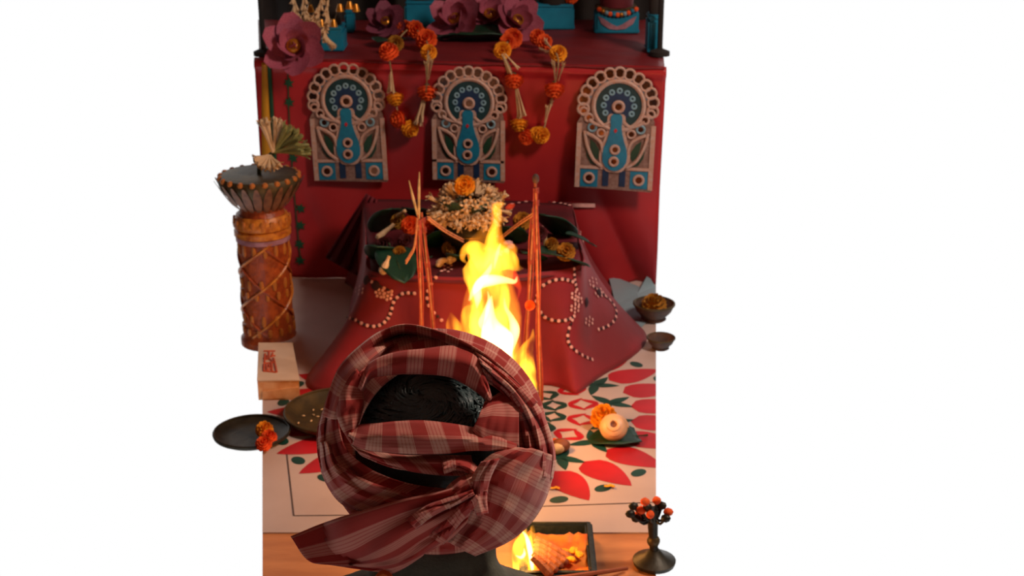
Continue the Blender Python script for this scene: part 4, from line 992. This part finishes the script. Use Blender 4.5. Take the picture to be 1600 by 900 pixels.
# ---------------- brass lamp stand with curled buds (right edge)
bp_ = onz(1022, 880); bl = thing('brass_flower_lamp', 'dark brass lamp stand with curled buds at the lower right edge', 'lamp', bp_)
def B3(px, py, dy=0): return ony(px, py, bp_.y + dy) - bp_
MB().lathe([(0, 0), (.04, 0), (.042, .008), (.02, .018), (.010, .03), (.0, .03)], 22).build('foot', 'dark_metal', bl)
MB().tube([(0, 0, .02), B3(1021, 850), B3(1020, 820), B3(1021, 795)], [.009, .008, .010, .012], 10).build('stem', 'dark_metal', bl)
MB().ball(B3(1021, 845), .013, 10, 7).build('knop', 'old_brass', bl)
for i, (x, y, c) in enumerate(((990, 791, 0), (1002, 797, 1), (985, 803, 0), (998, 805, 1), (1012, 792, 0), (1016, 804, 1), (1034, 790, 0), (1044, 800, 1), (1008, 784, 1), (1026, 782, 1), (994, 810, 0), (1040, 810, 0))):
    e = B3(x, y, -.01 * (i % 3)); r0 = B3(1021, 806)
    MB().tube(cr([r0, r0.lerp(e, .5) + Vector((0, -.005, -.012)), e], 8), .0028, 6).build('arm', 'dark_metal', bl)
    MB().lathe([(0, -.010), (.006, -.007), (.0085, 0), (.006, .007), (0, .011)], 10, e, Vector((x - 1021, -10, 6)).to_track_quat('Z', 'Y').to_matrix().to_4x4()).build('bud', 'marigold_orange' if c else 'dark_metal', bl)

# ================================================================= PERSON
HC = CO + ray(683, 688) * 1.71
person = thing('person', 'seated person seen from behind wearing a red checked cloth wound round the head', 'person', (HC.x, HC.y - .22, 0))
pb = person.location.copy(); H = HC - pb
def remeshed(mb, name, m, vox, smooth_it=3):
    me = mb.mesh(name + '_raw', m); o = bpy.data.objects.new('tmp', me); col.objects.link(o)
    r_ = o.modifiers.new('r', 'REMESH'); r_.mode = 'VOXEL'; r_.voxel_size = vox
    s_ = o.modifiers.new('s', 'SMOOTH'); s_.factor = .5; s_.iterations = smooth_it
    dg = bpy.context.evaluated_depsgraph_get(); dg.update()
    nm = bpy.data.meshes.new_from_object(o.evaluated_get(dg)); bpy.data.objects.remove(o); bpy.data.meshes.remove(me)
    nm.shade_smooth(); return link(name, nm, person)
def limb(mb, pts, rad, n=12):
    for i in range(len(pts) - 1):
        a, b = Vector(pts[i]), Vector(pts[i + 1]); k_ = 5
        mb.tube([a.lerp(b, t_ / k_) for t_ in range(k_ + 1)], [rad[i] + (rad[i + 1] - rad[i]) * t_ / k_ for t_ in range(k_ + 1)], n)
        mb.ball(a, rad[i], 12, 8)
    mb.ball(Vector(pts[-1]), rad[-1], 12, 8)
mb = MB(); hy = H.y
mb.ball(H + Vector((0, .005, -.01)), (.080, .098, .112), 24, 16)                 # skull
mb.ball(H + Vector((0, .035, -.075)), (.060, .062, .062), 18, 12)                # jaw
mb.ball(H + Vector((0, .104, -.038)), (.014, .020, .026), 10, 8)                 # nose
mb.tube([H + Vector((0, .092, .0)), H + Vector((0, .118, -.045))], [.008, .013], 8)
for s in (-1, 1):
    mb.ball(H + Vector((s * .081, .0, -.025)), (.010, .020, .032), 10, 8)          # ears
    mb.ball(H + Vector((s * .031, .086, -.006)), (.016, .012, .010), 10, 8)        # brows / eyelids
mb.ball(H + Vector((0, .093, -.082)), (.026, .012, .008), 10, 6); mb.ball(H + Vector((0, .090, -.094)), (.022, .012, .008), 10, 6)
neck0 = H + Vector((0, -.03, -.20)); limb(mb, [H + Vector((0, -.005, -.06)), H + Vector((0, -.02, -.14)), neck0], [.056, .052, .062])
hip = Vector((0, -.06, .11)); 
def torso(mb, g=0.0):
    for i in range(9):
        u = i / 8; c = hip.lerp(neck0 + Vector((0, -.005, -.06)), u); wx = .155 + .03 * math.sin(u * 2.6) - .02 * u; mb.ball(c, (wx + g, .105 + g + .012 * math.sin(u * 3), .075 + g), 20, 12)
torso(mb)
hands = []
for s in (-1, 1):
    sh_ = neck0 + Vector((s * .165, .0, -.075)); el = sh_ + Vector((s * .075, .10, -.205)); wr_ = Vector((s * .12, .30, .20))
    limb(mb, [neck0 + Vector((s * .05, 0, -.04)), sh_, el, wr_], [.06, .055, .042, .027])
    pal = wr_ + Vector((-s * .015, .05, -.008)); mb.ball(pal, (.036, .045, .017), 12, 8)
    for f in range(4):
        b0_ = pal + Vector(((f - 1.5) * .019, .034, 0)); L = (.030, .036, .034, .026)[f]
        limb(mb, [b0_, b0_ + Vector((0, L, -.004)), b0_ + Vector((0, L * 1.7, -.020)), b0_ + Vector((0, L * 2.0, -.038))], [.0095, .009, .0082, .007], 8)
    tb_ = pal + Vector((-s * .030, -.012, 0)); limb(mb, [tb_, tb_ + Vector((-s * .022, .022, -.004)), tb_ + Vector((-s * .028, .046, -.014))], [.0115, .010, .0085], 8)
    hj = hip + Vector((s * .09, .02, -.01)); kn = Vector((s * .30, .22, .085)); an = Vector((-s * .04, .30, .045)); limb(mb, [hj, kn, an], [.088, .060, .036])
    limb(mb, [an, an + Vector((-s * .07, .02, -.012)), an + Vector((-s * .13, .04, -.014))], [.034, .032, .020])
remeshed(mb, 'body', 'skin', .007, 4)
for s in (-1, 1):
    MB().ball(H + Vector((s * .031, .092, -.014)), (.011, .009, .008), 10, 8).build('eye', 'white_cotton', person)
# clothing: dark olive kurta and white lower cloth
mb = MB(); torso(mb, .014)
mb.ball(neck0 + Vector((0, -.03, -.012)), (.105, .060, .045), 20, 10); mb.ball(neck0 + Vector((0, -.030, .030)), (.092, .062, .05), 20, 10); mb.ball(neck0 + Vector((0, -.006, .072)), (.076, .070, .04), 20, 10)
for s in (-1, 1):
    sh_ = neck0 + Vector((s * .165, .0, -.075)); el = sh_ + Vector((s * .075, .10, -.205)); wr_ = Vector((s * .12, .30, .20))
    limb(mb, [neck0 + Vector((s * .05, -.012, -.03)), sh_, el, el.lerp(wr_, .8)], [.074, .071, .060, .046])
remeshed(mb, 'kurta', 'kurta', .009, 4)
mb = MB()
for s in (-1, 1):
    hj = hip + Vector((s * .09, .02, -.01)); kn = Vector((s * .30, .22, .09)); an = Vector((-s * .02, .29, .06)); limb(mb, [hj, kn, an], [.106, .078, .055])
mb.ball(hip, (.18, .13, .10), 20, 12); remeshed(mb, 'lower_cloth', 'white_cotton', .012, 4)
# saffron collar edge
nb = CO + ray(600, 903) * 1.60 - pb
MB().tube(cr([nb + Vector((-.010, .006, -.012)), nb + Vector((0, 0, .004)), nb + Vector((.010, .006, -.012))], 9), [.006] * 9, 8).build('saffron_tab', 'saffron', person)

# hair: scalp shell plus swirling locks
hax, SC = Vector((.107, .114, .114)), H + Vector((0, .0, -.002))
AX = (ray(664, 622) * -1)
hm = MB().ball(SC, tuple(hax), 30, 18, fn=lambda d: 1 + .012 * noise.noise(d * 9))
hm.f = [f for f in hm.f if sum(hm.v[i][2] for i in f) / len(f) > SC.z - .07 and not (sum(hm.v[i][1] for i in f) / len(f) > SC.y + .07 and sum(hm.v[i][2] for i in f) / len(f) < SC.z + .03)]
hair = hm.build('hair', 'hair', person)
def e_hit(o, d, c, ax, s=1.0):
    q = Vector(((o.x - c.x) / (ax.x * s), (o.y - c.y) / (ax.y * s), (o.z - c.z) / (ax.z * s))); e = Vector((d.x / (ax.x * s), d.y / (ax.y * s), d.z / (ax.z * s)))
    A_, B_, C2 = e.dot(e), 2 * q.dot(e), q.dot(q) - 1; D2 = B_ * B_ - 4 * A_ * C2
    if D2 > 0: return o + d * ((-B_ - math.sqrt(D2)) / (2 * A_))
    return o + d * (-B_ / (2 * A_))
rnd = random.Random(5); lk = MB()
wh = Vector((650, 618))
for i in range(520):
    a = rnd.uniform(0, 6.28); r0 = rnd.uniform(4, 120) ; L = rnd.uniform(18, 46); pts = []; rads = []
    for j in range(7):
        t_ = j / 6; rr = r0 + L * t_ * .8; aa = a + (t_ * L / max(24, r0)) * .9 + .12 * math.sin(t_ * 5 + i)
        rr = min(rr, 118); x, y = wh.x + 8 + rr * 1.0 * math.cos(aa), wh.y + rr * .62 * math.sin(aa)
        s_ = 1.008 + .022 * math.sin(math.pi * t_) * rnd.uniform(.6, 1.1); pts.append(e_hit(CO, ray(x, y), SC + pb, hax, s_) - pb); rads.append(.0019 * (1 - .75 * t_) + .0003)
    lk.tube(pts, rads, 4)
o = lk.build('lock', 'hair', hair); o['kind'] = 'stuff'

# turban
TC, TA = HC + Vector((0, 0, .0)), Vector((.146, .155, .146))
ax_ = (-ray(664, 600)); ax_ = ax_.normalized()
e1 = ax_.cross(Vector((1, 0, 0))).normalized(); e2 = ax_.cross(e1).normalized()
tm = MB(); NV, NU = 22, 72
rows = []
for i in range(NV + 1):
    th = R(50 + 58 * i / NV); row = []
    for j in range(NU + 1):
        ph = 2 * math.pi * j / NU; d = ax_ * math.cos(th) + (e1 * math.cos(ph) + e2 * math.sin(ph)) * math.sin(th)
        k_ = .93 + .018 * math.sin(th * 24 + 1.5 * math.sin(ph * 2)) - .06 * max(0, 1 - i / 3) - .10 * max(0, (i - NV + 4) / 4)
        row.append(Vector((d.x * TA.x * k_, d.y * TA.y * k_, d.z * TA.z * k_)) + H)
    rows.append(row)
tm.grid(rows); tm.uv = [(j / NU * .9, (i / NV) * .2) for i in range(NV + 1) for j in range(NU + 1)]
turban = tm.build('turban', 'gamcha', person, weld=False); turban.modifiers.new('s', 'SOLIDIFY').thickness = .004
def ribbon(name, edges, offs, nu=46, nv=14, bulge=.006, wr_amp=.002, wr_n=3.0, seed=0, uvrot=False, uvo=(0, 0), cross=True, ustretch=1.0):
    """cloth band: edges = pixel polylines from one border to the other, laid on the head's ellipsoid; offs = height above it in metres"""
    E = [cr([(x, y, 0) for x, y in e], nu) for e in edges]; K = len(E); V = []; uv = []
    off_e = [cr([(q, 0, 0) for q in (o_ if hasattr(o_, '__len__') else [o_, o_])], nu) for o_ in offs]
    for i in range(nu):
        c = cr([E[k_][i] for k_ in range(K)], nv) if K > 2 else [E[0][i].lerp(E[1][i], j / (nv - 1)) for j in range(nv)]
        oc = cr([off_e[k_][i] for k_ in range(K)], nv) if K > 2 else [off_e[0][i].lerp(off_e[1][i], j / (nv - 1)) for j in range(nv)]
        row = []
        for j in range(nv):
            v = j / (nv - 1); u = i / (nu - 1)
            of = oc[j].x + bulge * math.sin(math.pi * v) + wr_amp * math.sin(2 * math.pi * (wr_n * v + .35 * math.sin(u * 5 + seed) + .3 * noise.noise(Vector((u * 4, seed, v))))) * math.sin(math.pi * min(1, v * 1.0)) ** .5
            of += .003 * noise.noise(Vector((u * 6 + seed * 3, v * 3, seed)))
            row.append(e_hit(CO, ray(c[j].x, c[j].y), TC, TA, 1 + of / .146) - pb)
        V.append(row)
    # cloth coordinates in metres
    mid = nv // 2; ul = [0]
    for i in range(1, nu): ul.append(ul[-1] + (V[i][mid] - V[i - 1][mid]).length)
    wv = [0]; im = nu // 2
    for j in range(1, nv): wv.append(wv[-1] + (V[im][j] - V[im][j - 1]).length)
    mb = MB().grid(V)
    mb.uv = [((wv[j] + uvo[0], ul[i] + uvo[1]) if uvrot else (ul[i] + uvo[0], wv[j] + uvo[1])) for i in range(nu) for j in range(nv)]
    mb.uv = [(a_ * ustretch, b_ if cross else .034) for a_, b_ in mb.uv]
    o = mb.build(name, 'gamcha', turban); md = o.modifiers.new('s', 'SOLIDIFY'); md.thickness = .0022; md.offset = 0; return o
# hood loop standing up behind the crown
ribbon('loose_fold', [[(503, 650), (516, 608), (532, 572), (562, 541), (598, 516), (630, 507), (662, 511), (702, 524), (746, 546), (782, 572), (812, 600), (840, 628)],
                      [(522, 655), (532, 618), (548, 588), (575, 562), (605, 540), (632, 530), (664, 530), (702, 538), (742, 556), (774, 582), (800, 608), (825, 640)],
                      [(545, 652), (552, 610), (566, 590), (588, 570), (612, 556), (640, 554), (670, 553), (704, 552), (734, 562), (762, 586), (786, 616), (806, 648)]],
       [[.012, .012, .012, .012], [.004, .012, -.010, -.010, .004, .01], [.0, .004, -.022, -.022, -.002, .0]], 60, 16, 0, .003, 2.0, 1, uvo=(.01, .02))
ribbon('brow_band', [[(560, 606), (578, 568), (618, 551), (660, 546), (706, 541), (738, 550), (756, 582), (768, 622)],
                     [(566, 612), (580, 591), (616, 585), (656, 584), (700, 588), (726, 600), (746, 613), (764, 628)]], [[.006, .006], [-.012, -.012]], 46, 12, .010, .0012, 2, 2, uvo=(.004, .030), cross=False)
ribbon('side_lip', [[(556, 575), (530, 605), (526, 640), (534, 668), (550, 694)], [(566, 590), (567, 610), (567, 634), (560, 660), (551, 682)]], [[.010, .010], [-.004, -.008]], 36, 12, .009, .002, 1.5, 3, uvo=(.02, .01))
ribbon('left_wrap', [[(508, 630), (496, 670), (497, 715), (512, 758), (536, 788), (580, 808), (640, 822)], [(532, 610), (528, 655), (540, 700), (572, 728), (612, 748), (660, 760), (715, 764)]], [[-.004, -.004], [.004, -.020]], 50, 14, .002, .003, 2.5, 4, uvo=(.025, .03))
ribbon('left_wrap', [[(500, 690), (506, 740), (530, 778), (570, 800), (630, 818), (700, 824)], [(512, 690), (528, 725), (575, 752), (630, 770), (680, 786), (730, 796)]], [-.002, .004], 46, 12, .006, .004, 2.0, 5, uvo=(.0, .05))
ribbon('lower_band', [[(548, 668), (566, 664), (592, 662), (622, 659), (660, 658), (700, 662), (742, 669), (776, 676), (806, 690)], [(543, 684), (560, 699), (600, 706), (650, 709), (700, 708), (738, 704), (770, 704), (808, 706)]], [-.008, .006], 50, 12, .012, .0015, 2, 6, uvo=(.008, .028))
ribbon('lower_band', [[(548, 694), (580, 705), (630, 712), (680, 712), (736, 712)], [(566, 712), (612, 730), (660, 739), (706, 743), (742, 742)]], [-.010, .004], 40, 10, .006, .0015, 1.5, 7, uvo=(.0, .004))
ribbon('fan_panel', [[(758, 628), (774, 618), (792, 608), (808, 600)], [(748, 650), (768, 645), (790, 645), (810, 645)], [(738, 672), (756, 690), (782, 698), (810, 700)]], [-.006, .004, .006], 30, 16, .004, .0008, 2, 8, uvrot=True, uvo=(.010, .03), cross=False)
ribbon('right_fold', [[(742, 548), (782, 576), (816, 606), (842, 636), (858, 672), (867, 712), (863, 748)], [(752, 570), (778, 590), (802, 612), (824, 646), (836, 682), (840, 715), (838, 745)], [(758, 596), (776, 606), (792, 622), (806, 652), (810, 684), (812, 712), (812, 740)]], [.006, .010, -.004], 50, 18, .0, .006, 3.2, 9, uvo=(.0, .012))
ribbon('under_band', [[(548, 795), (600, 812), (670, 832), (740, 826), (800, 800), (845, 765)], [(556, 820), (604, 852), (670, 870), (742, 862), (800, 832), (838, 800)]], [.0, -.012], 46, 12, .006, .003, 2, 10, uvo=(.02, .0))
ribbon('big_fold', [[(800, 700), (764, 712), (742, 742), (740, 780), (730, 812), (700, 846)], [(836, 702), (808, 728), (792, 762), (780, 795), (762, 826), (722, 858)], [(866, 712), (861, 752), (846, 792), (822, 824), (790, 848), (742, 868)]], [.010, .024, .004], 46, 20, .0, .0035, 3.0, 11, uvo=(.012, .008))
ribbon('tail', [[(742, 752), (690, 768), (632, 780), (560, 800), (508, 816), (454, 838)], [(738, 778), (690, 796), (640, 818), (590, 845), (545, 866), (482, 876)], [(734, 800), (700, 826), (664, 850), (630, 872), (590, 882), (524, 884)], [(730, 815), (708, 838), (688, 852), (660, 868), (636, 884), (612, 897)]],
       [[.030, .018], [.036, .03], [.034, .026], [.026, .018]], 50, 24, .0, .006, 2.4, 12, uvrot=True, uvo=(.012, .0), cross=False, ustretch=1.25)
for i, (e1_, e2_, o1, o2) in enumerate((
        ([(752, 735), (726, 742), (702, 758), (690, 780)], [(762, 770), (738, 772), (716, 784), (706, 800)], .016, .034),
        ([(744, 768), (716, 788), (692, 812), (672, 838)], [(748, 786), (728, 806), (708, 830), (692, 850)], .034, .038),
        ([(738, 764), (700, 778), (664, 792), (634, 812)], [(742, 774), (708, 790), (676, 806), (650, 826)], .034, .040),
        ([(752, 722), (738, 748), (736, 778), (746, 806)], [(780, 716), (766, 746), (760, 776), (762, 802)], .030, .034),
        ([(690, 722), (712, 716), (736, 722), (756, 740)], [(694, 740), (714, 734), (732, 740), (744, 752)], .002, .018))):
    ribbon('knot_fold', [e1_, e2_], [o1, o2], 26, 10, .010, .003, 2, 20 + i, uvo=(.01 * i, .02 * i))
print('objects', len(bpy.data.objects))
